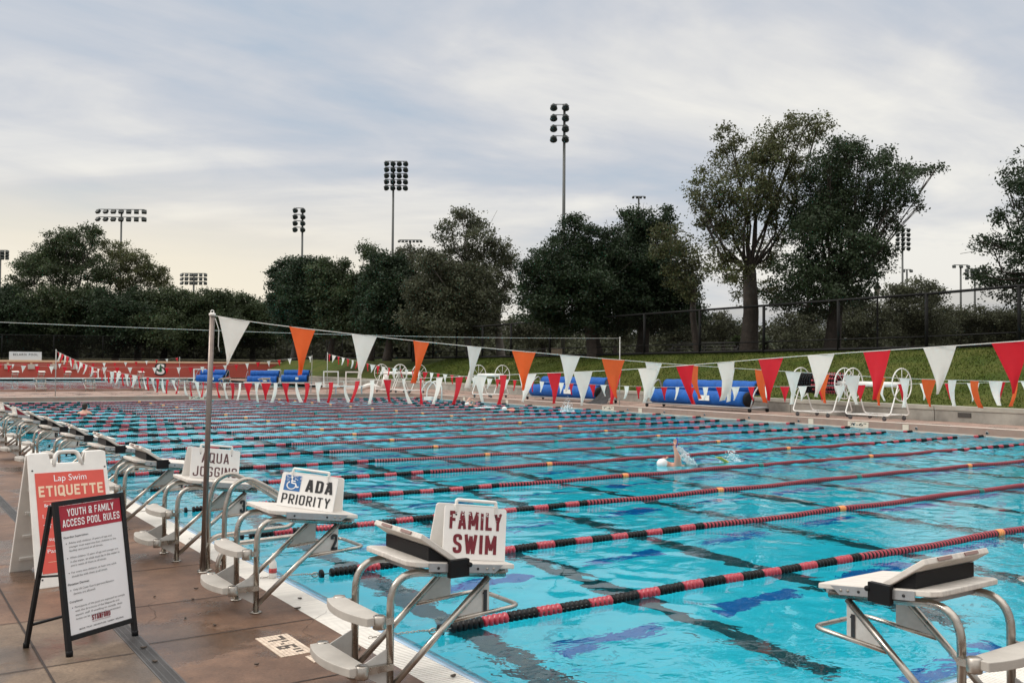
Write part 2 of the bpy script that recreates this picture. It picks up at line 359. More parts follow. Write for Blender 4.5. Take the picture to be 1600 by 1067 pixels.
def strokes(mb, body, x, y, fn, w, h, t=0.19, lw=0.46, gap=0.13, align='C'):
    """bold capitals of height h fitted to width w, centred at x with baseline y"""
    pos = 0; items = []
    for ch in body:
        if ch == ' ': pos += lw*0.62; continue
        cw_ = t if ch == 'I' else lw*WIDE.get(ch, 1.0); items.append((ch, pos, cw_)); pos += cw_+gap
    tot = pos-gap; sx = w/tot if w else h; ox = x-(tot*sx/2 if align == 'C' else 0)
    a0 = Vector(fn(0, 0)); nrm = (Vector(fn(1, 0))-a0).cross(Vector(fn(0, 1))-a0).normalized(); lay = 0
    for ch, p0, cw_ in items:
        for P_ in glyph(ch, cw_, t):
            lay = (lay+1) % 4; pts = [Vector(p) for p in P_]; pts = [p for i, p in enumerate(pts) if i == 0 or (p-pts[i-1]).length > 1e-4]; Ls, Rs = [], []
            for i, p in enumerate(pts):
                d1 = (p-pts[i-1]).normalized() if i else (pts[1]-p).normalized(); d2 = (pts[i+1]-p).normalized() if i < len(pts)-1 else d1
                n1_, n2_ = Vector((-d1.y, d1.x)), Vector((-d2.y, d2.x)); mm = (n1_+n2_); mm = mm.normalized() if mm.length > 1e-6 else n1_; k = t/2/max(0.35, mm.dot(n1_))
                Ls.append(p+mm*k); Rs.append(p-mm*k)
            q = [Vector(fn(ox+(p0+v.x)*sx, y+v.y*h))+nrm*0.00022*lay for v in Ls+Rs]; n_ = len(pts)
            mb.add(q, [(i, n_+i, n_+i+1, i+1) for i in range(n_-1)])

# ================================================================== SETTING
PW, PY0, PY1 = 22.88, -2.60, 42.80       # pool: x 0..PW, y PY0..PY1
WL = -0.05                               # water level
DZ = 0.17                                # far decks stand a step above the water

def deck_mat(name, c1, c2, joint=None, rough=0.42, wet=0.2):
    m, t, b = new_mat(name); tcn = N(t, 'ShaderNodeTexCoord')
    def nz(s, d, r_=0.6):
        n = N(t, 'ShaderNodeTexNoise'); n.inputs['Scale'].default_value = s; n.inputs['Detail'].default_value = d; n.inputs['Roughness'].default_value = r_
        t.links.new(tcn.outputs['Object'], n.inputs['Vector']); return n.outputs[0]
    a = nz(0.9, 8, 0.65); f = nz(55, 5, 0.7); g = nz(4.5, 6, 0.6)
    mr_ = N(t, 'ShaderNodeMapRange'); t.links.new(a, mr_.inputs[0]); mr_.inputs[1].default_value = 0.36; mr_.inputs[2].default_value = 0.64
    mx = N(t, 'ShaderNodeMixRGB'); t.links.new(mr_.outputs[0], mx.inputs[0]); mx.inputs[1].default_value = (*c1, 1); mx.inputs[2].default_value = (*c2, 1)
    m3 = N(t, 'ShaderNodeMapRange'); t.links.new(g, m3.inputs[0]); m3.inputs[1].default_value = 0.3; m3.inputs[2].default_value = 0.7; m3.inputs[3].default_value = 0.74; m3.inputs[4].default_value = 1.22
    m4 = N(t, 'ShaderNodeMapRange'); t.links.new(f, m4.inputs[0]); m4.inputs[1].default_value = 0.3; m4.inputs[2].default_value = 0.7; m4.inputs[3].default_value = 0.72; m4.inputs[4].default_value = 1.28
    ml = N(t, 'ShaderNodeMath', operation='MULTIPLY'); t.links.new(m3.outputs[0], ml.inputs[0]); t.links.new(m4.outputs[0], ml.inputs[1])
    wv = nz(0.75, 6, 0.62); wm = N(t, 'ShaderNodeMapRange', interpolation_type='SMOOTHSTEP'); t.links.new(wv, wm.inputs[0]); wm.inputs[1].default_value = 0.50; wm.inputs[2].default_value = 0.58
    wd_ = N(t, 'ShaderNodeMapRange'); t.links.new(wm.outputs[0], wd_.inputs[0]); wd_.inputs[3].default_value = 1.0; wd_.inputs[4].default_value = 0.66
    sp = nz(16, 3, 0.5); sm_ = N(t, 'ShaderNodeMapRange'); t.links.new(sp, sm_.inputs[0]); sm_.inputs[1].default_value = 0.66; sm_.inputs[2].default_value = 0.74; sm_.inputs[3].default_value = 1.0; sm_.inputs[4].default_value = 0.62
    ml2 = N(t, 'ShaderNodeMath', operation='MULTIPLY'); t.links.new(ml.outputs[0], ml2.inputs[0]); t.links.new(wd_.outputs[0], ml2.inputs[1])
    ml3 = N(t, 'ShaderNodeMath', operation='MULTIPLY'); t.links.new(ml2.outputs[0], ml3.inputs[0]); t.links.new(sm_.outputs[0], ml3.inputs[1])
    sc_ = N(t, 'ShaderNodeVectorMath', operation='SCALE'); t.links.new(mx.outputs[0], sc_.inputs[0]); t.links.new(ml3.outputs[0], sc_.inputs['Scale'])
    t.links.new(sc_.outputs[0], b.inputs['Base Color'])
    mr2 = N(t, 'ShaderNodeMapRange'); t.links.new(wm.outputs[0], mr2.inputs[0])
    mr2.inputs[3].default_value = rough+wet; mr2.inputs[4].default_value = max(0.10, rough-wet*1.2); t.links.new(mr2.outputs[0], b.inputs['Roughness'])
    bp = N(t, 'ShaderNodeBump'); bp.inputs['Strength'].default_value = 0.5; bp.inputs['Distance'].default_value = 0.004
    t.links.new(f, bp.inputs['Height']); t.links.new(bp.outputs[0], b.inputs['Normal'])
    return m
DECK_RED = deck_mat('red_brown_deck', (0.098, 0.052, 0.031), (0.190, 0.110, 0.068), rough=0.34)
DECK_TAN = deck_mat('tan_paving', (0.120, 0.084, 0.057), (0.200, 0.145, 0.100), rough=0.52, wet=0.17)
DECK_FAR = deck_mat('far_deck_paving', (0.27, 0.175, 0.135), (0.34, 0.235, 0.185), rough=0.5)
JOINT = mat('joint_filler', (0.030, 0.021, 0.017), 0.8)

def sheet(name, rects, z, m, kind='structure'):
    mb = MB()
    for x0, y0, x1, y1 in rects: mb.quad((x0, y0, z), (x1, y0, z), (x1, y1, z), (x0, y1, z))
    return struct(mb.build(name, m), kind)
sheet('pool_deck', [(-1.39, -30, -0.245, PY1+0.3), (-0.245, -30, 60, PY0-0.245), (-60, 1.72, -1.505, PY1+0.3)], 0.0, DECK_RED)
sheet('paving', [(-60, -60, -1.505, 1.72), (-1.505, -60, 60, -30)], 0.0, DECK_TAN)
# far and right decks, a step above the water (with their pool-side faces)
FACE = mat('brown_tile_face', (0.32, 0.205, 0.16), 0.4, 0, 0.12, 3)
mb = MB()
mb.prism([(PW+0.02, -0.6), (27.5, -0.6), (27.5, DZ), (PW+0.02, DZ)], -60, PY1+0.02, lambda p, q, t: (p, t, q))
struct(mb.build('right_deck', DECK_FAR))
mb = MB()
mb.prism([(PY1+0.02, -0.6), (52.5, -0.6), (52.5, DZ), (PY1+0.02, DZ)], -60, 40, lambda p, q, t: (t, p, q))
mb.box((33, 76, DZ-0.4), (14, 47, 0.8)); mb.box((-10, 97.5, DZ-0.4), (100, 7, 0.8))
struct(mb.build('far_deck', DECK_FAR))
mb = MB()
mb.box((PW+0.014, (PY0+PY1)/2, 0.055), (0.016, PY1-PY0, 0.205)); mb.box((PW/2, PY1+0.014, 0.055), (PW, 0.016, 0.205))
struct(mb.build('coping_face', FACE))
mb = MB()
mb.box((PW+0.003, (PY0+PY1)/2, -0.045), (0.014, PY1-PY0, 0.05)); mb.box((PW/2, PY1+0.003, -0.045), (PW-0.03, 0.014, 0.05))
mb.box((PW+0.17, (PY0+PY1)/2, DZ+0.004), (0.30, PY1-PY0, 0.012)); mb.box((PW/2, PY1+0.17, DZ+0.004), (PW, 0.30, 0.012))
struct(mb.build('coping_trim', mat('pale_coping', (0.56, 0.46, 0.39), 0.5, var=0.08)))
# joints between slabs: recessed dark filler strips lying on the slab
mb = MB()
for yj in (-2.6, -1.65, -0.52, 0.71, 1.72, 3.0, 4.4, 5.9, 7.5, 9.5, 11.5, 14, 17, 20, 24, 28, 32, 36, 40):
    mb.quad((-1.39, yj-0.0055, 0.0035), (-0.25, yj-0.0055, 0.0035), (-0.25, yj+0.0055, 0.0035), (-1.39, yj+0.0055, 0.0035))
for yj in (-3.5, -1.6, 0.55, 1.72, 3.9, 6.2, 9, 12, 16, 21, 27, 34):
    mb.quad((-12, yj-0.005, 0.004), (-1.51, yj-0.005, 0.004), (-1.51, yj+0.005, 0.004), (-12, yj+0.005, 0.004))
for xj in (-2.02, -4.3, -6.6):
    mb.quad((xj-0.007, -30, 0.0045), (xj+0.007, -30, 0.0045), (xj+0.007, 42, 0.0045), (xj-0.007, 42, 0.0045))
struct(mb.build('deck_joints', JOINT))
mb = MB(); rr = random.Random(31)
for x0, y0, a0, n_ in ((-0.4, 0.2, 2.6, 16), (-1.3, 1.2, 0.4, 14), (-2.6, 0.9, -0.6, 18), (-1.9, -0.3, 1.9, 14), (-0.9, 2.4, 2.9, 12), (-2.4, 3.0, 0.9, 20)):
    x, y, a = x0, y0, a0; pts = [(x, y)]
    for i in range(n_): a += rr.uniform(-0.5, 0.5); x += 0.05*math.cos(a); y += 0.05*math.sin(a); pts.append((x, y))
    for (xa, ya), (xb, yb) in zip(pts[:-1], pts[1:]):
        if -1.51 < xa < -1.385 or -1.51 < xb < -1.385: continue
        d = Vector((xb-xa, yb-ya)).normalized(); n1_ = Vector((-d.y, d.x))*rr.uniform(0.0006, 0.0016); mb.quad((xa-n1_.x, ya-n1_.y, 0.0028), (xb-n1_.x, yb-n1_.y, 0.0028), (xb+n1_.x, yb+n1_.y, 0.0028), (xa+n1_.x, ya+n1_.y, 0.0028))
struct(mb.build('deck_cracks', JOINT))
# slotted drain along the deck
mb = MB()
mb.quad((-1.505, -8, -0.012), (-1.39, -8, -0.012), (-1.39, PY1, -0.012), (-1.505, PY1, -0.012))
t_ = mb.build('drain_channel', mat('drain_dark', (0.012, 0.012, 0.012), 0.7)); struct(t_)
mb = MB()
yy = -4.0
while yy < 12:
    mb.box((-1.4475, yy, -0.004), (0.099, 0.011, 0.012)); yy += 0.0185
for x_ in (-1.501, -1.394): mb.box((x_, 4.0, -0.003), (0.010, 16, 0.012))
for x_ in (-1.47, -1.425): mb.box((x_, 4.0, -0.0045), (0.006, 16, 0.012))
DRAIN = mat('drain_grey', (0.075, 0.072, 0.070), 0.55, var=0.25, vscale=3)
d_ = mb.build('drain_grate', DRAIN); tag(d_, 'long dark slotted drain grate let into the deck beside the black framed sign', 'drain')

# gutter grating: white slats across the channel, all along both near edges
mb = MB(); y_ = PY0
while y_ < 14: mb.box((-0.1225, y_, -0.010), (0.243, 0.020, 0.020)); y_ += 0.029
while y_ < PY1: mb.box((-0.1225, y_, -0.010), (0.243, 0.062, 0.020)); y_ += 0.072
x_ = -0.24
while x_ < 8: mb.box((x_, PY0-0.1225, -0.0105), (0.020, 0.243, 0.020)); x_ += 0.029
while x_ < PW: mb.box((x_, PY0-0.1225, -0.0105), (0.062, 0.243, 0.020)); x_ += 0.072
GRATE = mat('white_grating', (0.80, 0.765, 0.70), 0.5, island=0.05, var=0.07, vscale=2)
struct(mb.build('gutter_grating', GRATE))
mb = MB(); mb.box((-0.12, (PY0+PY1)/2, -0.085), (0.25, PY1-PY0+0.5, 0.09)); mb.box((PW/2, PY0-0.12, -0.086), (PW, 0.25, 0.09))
struct(mb.build('gutter_channel', mat('channel_dark', (0.10, 0.10, 0.10), 0.7)))
# sloped pale blue lip from the grating down under the water
mb = MB()
prof = [(0.002, 0.0), (0.022, 0.001), (0.06, -0.014), (0.15, -0.062), (0.165, -0.20), (0.002, -0.20)]
mb.prism(prof, PY0, PY1, lambda p, q, t: (p, t, q)); mb.prism(prof, 0.02, PW, lambda p, q, t: (t, PY0+p+0.001, q))
struct(mb.build('pool_lip', mat('sky_tinted_lip', (0.36, 0.50, 0.64), 0.22, 0, 0.10, 5)))  # blue of the sky mirrored on the wet lip is put into its colour
mb = MB()
mb.tube([(0.162, PY0+0.1, -0.066), (0.162, PY1, -0.066)], 0.014, 6); mb.tube([(0.1, PY0+0.162, -0.066), (PW, PY0+0.162, -0.066)], 0.014, 6)
struct(mb.build('lip_edge', mat('blue_grey_edge', (0.22, 0.30, 0.38), 0.35)))

# basin
DEPTH = 2.15
BASIN = mat('pale_blue_plaster', (0.15, 0.64, 0.74), 0.6, 0, 0.06, 1.2)
mb = MB(); zb = WL-DEPTH
mb.quad((0.11, PY0+0.11, zb), (PW, PY0+0.11, zb), (PW, PY1, zb), (0.11, PY1, zb))
mb.quad((0.11, PY0+0.11, zb), (0.11, PY1, zb), (0.11, PY1, -0.07), (0.11, PY0+0.11, -0.07))
mb.quad((PW, PY0+0.11, zb), (PW, PY0+0.11, -0.03), (PW, PY1, -0.03), (PW, PY1, zb))
mb.quad((0.11, PY0+0.11, zb), (0.11, PY0+0.11, -0.07), (PW, PY0+0.11, -0.07), (PW, PY0+0.11, zb))
mb.quad((0.11, PY1, zb), (PW, PY1, zb), (PW, PY1, -0.03), (0.11, PY1, -0.03))
struct(mb.build('pool_basin', BASIN))
# painted markings on the basin floor
mb = MB(); x_ = 1.78
xs_lines = []
while x_ < PW-1:
    xs_lines.append(x_); mb.quad((x_-0.15, PY0+1.9, zb+0.004), (x_+0.15, PY0+1.9, zb+0.004), (x_+0.15, PY1-1.8, zb+0.004), (x_-0.15, PY1-1.8, zb+0.004)); x_ += 2.0
struct(mb.build('floor_lines', mat('black_floor_tile', (0.008, 0.040, 0.050), 0.5)))
mb = MB()
for k in range(-1, 20):
    yb = 3.15+2.15*(k-1)
    if not PY0+1 < yb < PY1-1: continue
    for a, b in zip(xs_lines[:-1], xs_lines[1:]):
        c = (a+b)/2; mb.quad((c-0.62, yb-0.11, zb+0.004), (c+0.62, yb-0.11, zb+0.004), (c+0.62, yb+0.11, zb+0.004), (c-0.62, yb+0.11, zb+0.004))
struct(mb.build('floor_dashes', mat('navy_floor_tile', (0.012, 0.13, 0.42), 0.5)))

def water_mat(name, tint, amp=1.0):
    m = bpy.data.materials.new(name); m.use_nodes = True; t = m.node_tree; t.nodes.clear()
    tcn = N(t, 'ShaderNodeTexCoord')
    def nz(s, d, sx, sy, rot, dist=0.3):
        mpn = N(t, 'ShaderNodeMapping'); mpn.inputs['Scale'].default_value = (sx, sy, 1); mpn.inputs['Rotation'].default_value = (0, 0, rot)
        t.links.new(tcn.outputs['Object'], mpn.inputs[0])
        n = N(t, 'ShaderNodeTexNoise'); n.inputs['Scale'].default_value = s; n.inputs['Detail'].default_value = d; n.inputs['Roughness'].default_value = 0.5; n.inputs['Distortion'].default_value = dist
        t.links.new(mpn.outputs[0], n.inputs['Vector']); return n.outputs[0]
    big = nz(0.9, 2, 1, 1.2, 0.4); mid = nz(2.6, 3, 1.0, 1.4, 1.0, 0.7); fine = nz(9, 2, 1, 1.3, 0.7, 0.5)
    patch = nz(0.22, 2, 1, 1, 0.2)
    mrp = N(t, 'ShaderNodeMapRange'); t.links.new(patch, mrp.inputs[0]); mrp.inputs[1].default_value = 0.38; mrp.inputs[2].default_value = 0.62; mrp.inputs[3].default_value = 0.15; mrp.inputs[4].default_value = 1.5
    def ma(op, a, b):
        n = N(t, 'ShaderNodeMath', operation=op)
        for i, x in enumerate((a, b)):
            if isinstance(x, float): n.inputs[i].default_value = x
            else: t.links.new(x, n.inputs[i])
        return n.outputs[0]
    h = ma('ADD', ma('MULTIPLY', big, 0.010), ma('MULTIPLY', ma('ADD', ma('MULTIPLY', mid, 0.013), ma('MULTIPLY', fine, 0.0030)), mrp.outputs[0]))
    bp = N(t, 'ShaderNodeBump'); bp.inputs['Strength'].default_value = 1.0; bp.inputs['Distance'].default_value = amp
    t.links.new(h, bp.inputs['Height'])
    rf = N(t, 'ShaderNodeBsdfRefraction'); rf.inputs['Color'].default_value = (*tint, 1); rf.inputs['IOR'].default_value = 1.33; rf.inputs['Roughness'].default_value = 0.0
    gl = N(t, 'ShaderNodeBsdfGlossy'); gl.inputs['Roughness'].default_value = 0.02; gl.inputs['Color'].default_value = (1, 1, 1, 1)
    fr = N(t, 'ShaderNodeFresnel'); fr.inputs['IOR'].default_value = 1.33
    mx = N(t, 'ShaderNodeMixShader')
    for n in (rf, gl, fr): t.links.new(bp.outputs[0], n.inputs['Normal'])
    t.links.new(fr.outputs[0], mx.inputs[0]); t.links.new(rf.outputs[0], mx.inputs[1]); t.links.new(gl.outputs[0], mx.inputs[2])
    o = N(t, 'ShaderNodeOutputMaterial'); t.links.new(mx.outputs[0], o.inputs[0]); return m
WATER = water_mat('pool_water', (0.36, 0.95, 1.0))
def wave_sheet(name, x0, x1, y0, y1, step, rms, lmin, lmax, seed, m, z):
    """water surface as a real rippled sheet: many small wave trains crossing"""
    r_ = np.random.default_rng(seed); nx_, ny_ = int((x1-x0)/step)+1, int((y1-y0)/step)+1
    X, Y = np.meshgrid(np.linspace(x0, x1, nx_), np.linspace(y0, y1, ny_)); Hh = np.zeros_like(X); nw = 64
    lam = lmin*(lmax/lmin)**r_.random(nw); th = r_.uniform(0, 2*np.pi, nw); ph = r_.uniform(0, 2*np.pi, nw); sl = rms*np.sqrt(2.0/nw)*r_.uniform(0.6, 1.4, nw)
    Wx = X+0.18*np.sin(0.9*Y+1.0)+0.10*np.sin(2.1*X+0.7*Y); Wy = Y+0.18*np.sin(1.1*X+2.0)+0.10*np.sin(1.7*Y-0.9*X)
    for l_, a, p_, q in zip(lam, th, ph, sl):
        k = 2*np.pi/l_; Hh += q/k*np.sin(k*(Wx*np.cos(a)+Wy*np.sin(a))+p_)
    pat = 0.72+0.20*np.sin(0.33*X+0.21*Y+0.5)+0.22*np.sin(0.17*X-0.41*Y+2.0)+0.15*np.sin(0.9*X+0.55*Y)
    far_ = np.clip((Y+0.35*X-3.0)/13.0, 0, 1); far_ = far_*far_*(3-2*far_)                 # calm by the near wall, stirred up among the swimmers
    Hh *= np.clip(pat, 0.35, 1.3)*(0.21+0.79*far_)
    co = np.stack([X, Y, z+Hh], -1).reshape(-1, 3).astype(np.float32); idx = np.arange(nx_*ny_).reshape(ny_, nx_)
    q4 = np.stack([idx[:-1, :-1], idx[:-1, 1:], idx[1:, 1:], idx[1:, :-1]], -1).reshape(-1, 4).astype(np.int32)
    me = bpy.data.meshes.new(name); me.vertices.add(len(co)); me.vertices.foreach_set('co', co.ravel()); me.loops.add(q4.size); me.loops.foreach_set('vertex_index', q4.ravel())
    me.polygons.add(len(q4)); me.polygons.foreach_set('loop_start', np.arange(0, q4.size, 4, dtype=np.int32)); me.polygons.foreach_set('use_smooth', np.ones(len(q4), dtype=bool)); me.update(calc_edges=True); me.materials.append(m)
    o = bpy.data.objects.new(name, me); COL.objects.link(o); return struct(o)
wave_sheet('pool_water', 0.04, PW-0.004, PY0+0.04, PY1-0.004, 0.048, 0.120, 0.22, 0.75, 3, WATER, WL)

# second pool beyond the far deck
sheet('second_pool_basin', [(-60, 52.5, 26, 94)], DZ-2.0, BASIN)
mb = MB()
for x0, x1, y0, y1 in ((-60, 26, 52.5, 52.5), (26, 26, 52.5, 94), (-60, 26, 94, 94)):
    mb.quad((x0, y0, DZ-2.0), (x1, y1, DZ-2.0), (x1, y1, DZ+0.0), (x0, y0, DZ+0.0))
struct(mb.build('second_pool_wall', FACE))
mb = MB()
for k in range(-20, 12): mb.quad((3.8+2.5*k-0.2, 54, DZ-1.996), (3.8+2.5*k+0.2, 54, DZ-1.996), (3.8+2.5*k+0.2, 92, DZ-1.996), (3.8+2.5*k-0.2, 92, DZ-1.996))
struct(mb.build('second_pool_lines', mat('black_lines', (0.02, 0.03, 0.03), 0.5)))
sheet('second_pool_water', [(-60, 52.5, 26, 94)], DZ-0.12, water_mat('second_pool_water', (0.60, 0.85, 0.90), 0.45))
mb = MB(); mb.box((-17, 94.1, DZ+0.05), (86, 0.5, 0.12)); struct(mb.build('second_pool_kerb', WHITE_PAINT))
mb = MB(); mb.box((-17, 52.35, DZ+0.05), (86, 0.3, 0.13)); struct(mb.build('second_pool_coping', FACE))

# grass bank with its retaining wall on the right, ground out to the horizon
WLINE = [(25.2, -60), (25.2, 8), (25.2, 16), (25.7, 21), (27, 28), (28.3, 45), (30.2, 62), (32, 80), (34.0, 101.2)]
FLINE = [(35, -60, 2.75), (35, 14, 2.75), (35, 18, 2.66), (35, 27, 2.58), (35, 36, 2.5), (35, 50, 2.36), (35.6, 66, 2.3), (36.4, 82, 2.3), (38, 104.5, 2.3)]
def lerp_line(Lp, y):
    for a, b in zip(Lp[:-1], Lp[1:]):
        if a[1] <= y <= b[1]:
            t = (y-a[1])/(b[1]-a[1]); return [a[i]+(b[i]-a[i])*t for i in range(len(a))]
    return list(Lp[-1])
WTOP = 0.66
def grass_mat(name, c1, c2):
    m, t, b = new_mat(name); tcn = N(t, 'ShaderNodeTexCoord')
    n = N(t, 'ShaderNodeTexNoise'); n.inputs['Scale'].default_value = 0.35; n.inputs['Detail'].default_value = 9; n.inputs['Roughness'].default_value = 0.7; t.links.new(tcn.outputs['Object'], n.inputs['Vector'])
    n2_ = N(t, 'ShaderNodeTexNoise'); n2_.inputs['Scale'].default_value = 9; n2_.inputs['Detail'].default_value = 6; n2_.inputs['Roughness'].default_value = 0.75; t.links.new(tcn.outputs['Object'], n2_.inputs['Vector'])
    mr_ = N(t, 'ShaderNodeMapRange'); t.links.new(n.outputs[0], mr_.inputs[0]); mr_.inputs[1].default_value = 0.36; mr_.inputs[2].default_value = 0.64
    mx = N(t, 'ShaderNodeMixRGB'); t.links.new(mr_.outputs[0], mx.inputs[0]); mx.inputs[1].default_value = (*c1, 1); mx.inputs[2].default_value = (*c2, 1)
    m2_ = N(t, 'ShaderNodeMapRange'); t.links.new(n2_.outputs[0], m2_.inputs[0]); m2_.inputs[1].default_value = 0.3; m2_.inputs[2].default_value = 0.7; m2_.inputs[3].default_value = 0.55; m2_.inputs[4].default_value = 1.45
    s_ = N(t, 'ShaderNodeVectorMath', operation='SCALE'); t.links.new(mx.outputs[0], s_.inputs[0]); t.links.new(m2_.outputs[0], s_.inputs['Scale']); t.links.new(s_.outputs[0], b.inputs['Base Color'])
    bp = N(t, 'ShaderNodeBump'); bp.inputs['Strength'].default_value = 0.9; bp.inputs['Distance'].default_value = 0.06; t.links.new(n2_.outputs[0], bp.inputs['Height']); t.links.new(bp.outputs[0], b.inputs['Normal'])
    b.inputs['Roughness'].default_value = 0.9; b.inputs['Specular IOR Level'].default_value = 0.15; return m
TURF = grass_mat('turf', (0.040, 0.066, 0.008), (0.092, 0.094, 0.020))
ys = list(np.arange(-58, 101, 1.5))+[101.08]; nx = 9; mb = MB(); V = []
for y in ys:
    a = lerp_line(WLINE, y); b = lerp_line(FLINE, y)
    for i in range(nx):
        t = i/(nx-1); e = t*t*(3-2*t)*0.35+t*0.65
        V.append((a[0]+0.35+(b[0]+0.8-a[0]-0.35)*t, y, WTOP-0.03+(b[2]-WTOP+0.03)*min(1, e*1.04)+0.02*math.sin(y*1.7+i)))
F = [(j*nx+i, j*nx+i+1, (j+1)*nx+i+1, (j+1)*nx+i) for j in range(len(ys)-1) for i in range(nx-1)]
mb.add(V, F, True); struct(mb.build('grass_bank', TURF))
# short grass standing on the bank
gn = 60000; gy = rng.uniform(6, 60, gn); gt = rng.uniform(0.02, 1, gn); gv = np.zeros((gn, 3, 3))
for i in range(gn):
    a = lerp_line(WLINE, gy[i]); b = lerp_line(FLINE, gy[i]); t = gt[i]; e = t*t*(3-2*t)*0.35+t*0.65
    x = a[0]+0.35+(b[0]+0.8-a[0]-0.35)*t; z = WTOP-0.05+(b[2]-WTOP+0.03)*min(1, e*1.04); an = rng.uniform(0, 6.28); ww = 0.03; hh = rng.uniform(0.05, 0.11)
    gv[i] = [(x-ww*math.cos(an), gy[i]-ww*math.sin(an), z), (x+ww*math.cos(an), gy[i]+ww*math.sin(an), z), (x+rng.uniform(-.04, .04), gy[i]+rng.uniform(-.04, .04), z+hh)]
def raw_mesh(name, verts, nper, m, parent=None, smooth=False):
    verts = np.asarray(verts, dtype=np.float32).reshape(-1, 3); nf = len(verts)//nper
    me = bpy.data.meshes.new(name); me.vertices.add(len(verts)); me.vertices.foreach_set('co', verts.ravel())
    me.loops.add(len(verts)); me.loops.foreach_set('vertex_index', np.arange(len(verts), dtype=np.int32))
    me.polygons.add(nf); me.polygons.foreach_set('loop_start', np.arange(0, len(verts), nper, dtype=np.int32))
    me.update(calc_edges=True); me.materials.append(m)
    o = bpy.data.objects.new(name, me); COL.objects.link(o)
    if parent is not None: o.parent = parent
    return o
g_ = raw_mesh('grass', gv, 3, mat('grass_blade', (0.060, 0.084, 0.012), 0.7, island=0.4, spec=0.2)); g_['kind'] = 'stuff'
# retaining wall in cast lengths with a cap
wt = thing('retaining_wall', 'low grey stained concrete retaining wall along the foot of the grass bank', 'wall')
mb = MB(); cap = MB(); yw = -58.0
while yw < 100:
    y2 = min(yw+2.9, 100.5); a = lerp_line(WLINE, yw+0.012); b = lerp_line(WLINE, y2-0.012)
    for m_, z0, z1, e0, e1 in ((mb, DZ-0.2, WTOP-0.13, 0.0, 0.35), (cap, WTOP-0.13, WTOP, -0.03, 0.38)):
        A0, A1 = (a[0]+e0, yw+0.012), (b[0]+e0, y2-0.012); B0, B1 = (a[0]+e1, yw+0.012), (b[0]+e1, y2-0.012)
        m_.add([(*A0, z0), (*A1, z0), (*B1, z0), (*B0, z0), (*A0, z1), (*A1, z1), (*B1, z1), (*B0, z1)], [(0,1,2,3)[::-1], (4,5,6,7), (0,4,5,1)[::-1], (1,5,6,2)[::-1], (2,6,7,3)[::-1], (3,7,4,0)[::-1]])
    yw = y2
mb.build('wall_panels', CONC, wt); cap.build('wall_cap', CONC_CAP, wt)
mb = MB(); mb.box((25.19, 10.6, 0.40), (0.03, 0.42, 0.14)); mb.build('vent', mat('vent_dark', (0.05, 0.045, 0.04), 0.7), wt)
# ground sheet out to the horizon
inner = [(-60, -60, -0.02), (60, -60, 2.6), (35.7, -60, 2.72)]
outer_pts = []
def ring(pts, R_):
    o = []
    for x, y, z in pts:
        d = Vector((x-0, y-20)); d = d.normalized()*R_; o.append((d.x, d.y+20, z))
    return o
fl = [(x+0.7, y, z) for x, y, z in FLINE[1:]]
inner = [(-60, -60, -0.02), (35.6, -60, 2.7)]+fl+[(38.5, 106, 2.3), (-60, 106, 1.7), (-60, 102, -0.02)]
o1 = ring(inner, 400); o2 = ring(inner, 3000); n = len(inner); mb = MB()
mb.add(inner+o1+o2, [(i, n+i, n+(i+1) % n, (i+1) % n) for i in range(n)]+[(n+i, 2*n+i, 2*n+(i+1) % n, n+(i+1) % n) for i in range(n)])
mb.add([(-60, 101.6, 1.6), (38.5, 101.6, 2.28), (38.5, 106.2, 2.28), (-60, 106.2, 1.6)], [(0, 1, 2, 3)])
struct(mb.build('ground', grass_mat('ground_cover', (0.052, 0.052, 0.022), (0.10, 0.085, 0.045))))

# red wall behind the second pool
rw = thing('red_wall', 'long low red painted wall with a beige cap behind the far pool', 'wall', (0, 101.3, 0))
mb = MB(); mb.box((-11, 0, 0.95), (98, 0.4, 1.62)); mb.build('wall_face', RED_WALL, rw)
mb = MB(); mb.box((-11, -0.02, 1.86), (98, 0.5, 0.20)); mb.build('wall_cap', BEIGE_CAP, rw)
bs = thing('name_board', 'white board lettered BELARDI POOL standing on top of the red wall', 'sign', (10.42, 101.3, 1.96))
mb = MB(); mb.box((0, 0, 0.42), (2.95, 0.08, 0.84)); mb.build('board', mat('grey_white_board', (0.62, 0.65, 0.66), 0.5), bs)
mb = MB(); lettering(mb, 'BELARDI POOL', 0, 0.44, lambda x, y: (x, -0.045, y), w=2.25, h=0.22, bold=0.02, align='C', space=1.25); mb.build('lettering', BLACK_INK, bs)
se = thing('wall_emblem', 'black outlined block letter S emblem with a green tree on the red wall', 'emblem', (23.6, 101.06, 0.38))
for nm, b_, m_, dy in (('letter_outline', 0.11, BLACK_INK, 0.0), ('letter', 0.035, WHITE_INK, -0.02)):
    mb = MB(); vs, fs = text_verts('S', None, None, b_); W = max(v.x for v in vs); H = max(v.y for v in vs); s_ = 1.42 if nm == 'letter_outline' else 1.12
    off = (1.42-s_)/2; k_ = 1.22 if nm == 'letter_outline' else 0.86
    mb.add([((v.x/W-0.5)*k_, dy, off+v.y/H*s_) for v in vs], fs); mb.build(nm, m_, se)
mb = MB()
for i in range(4): mb.quad((-0.22+0.03*i, -0.03, 0.42+0.18*i), (0.22-0.03*i, -0.03, 0.42+0.18*i), (0, -0.03, 0.74+0.18*i)) if True else None
mb.build('tree_mark', mat('tree_green', (0.02, 0.16, 0.07), 0.6), se)
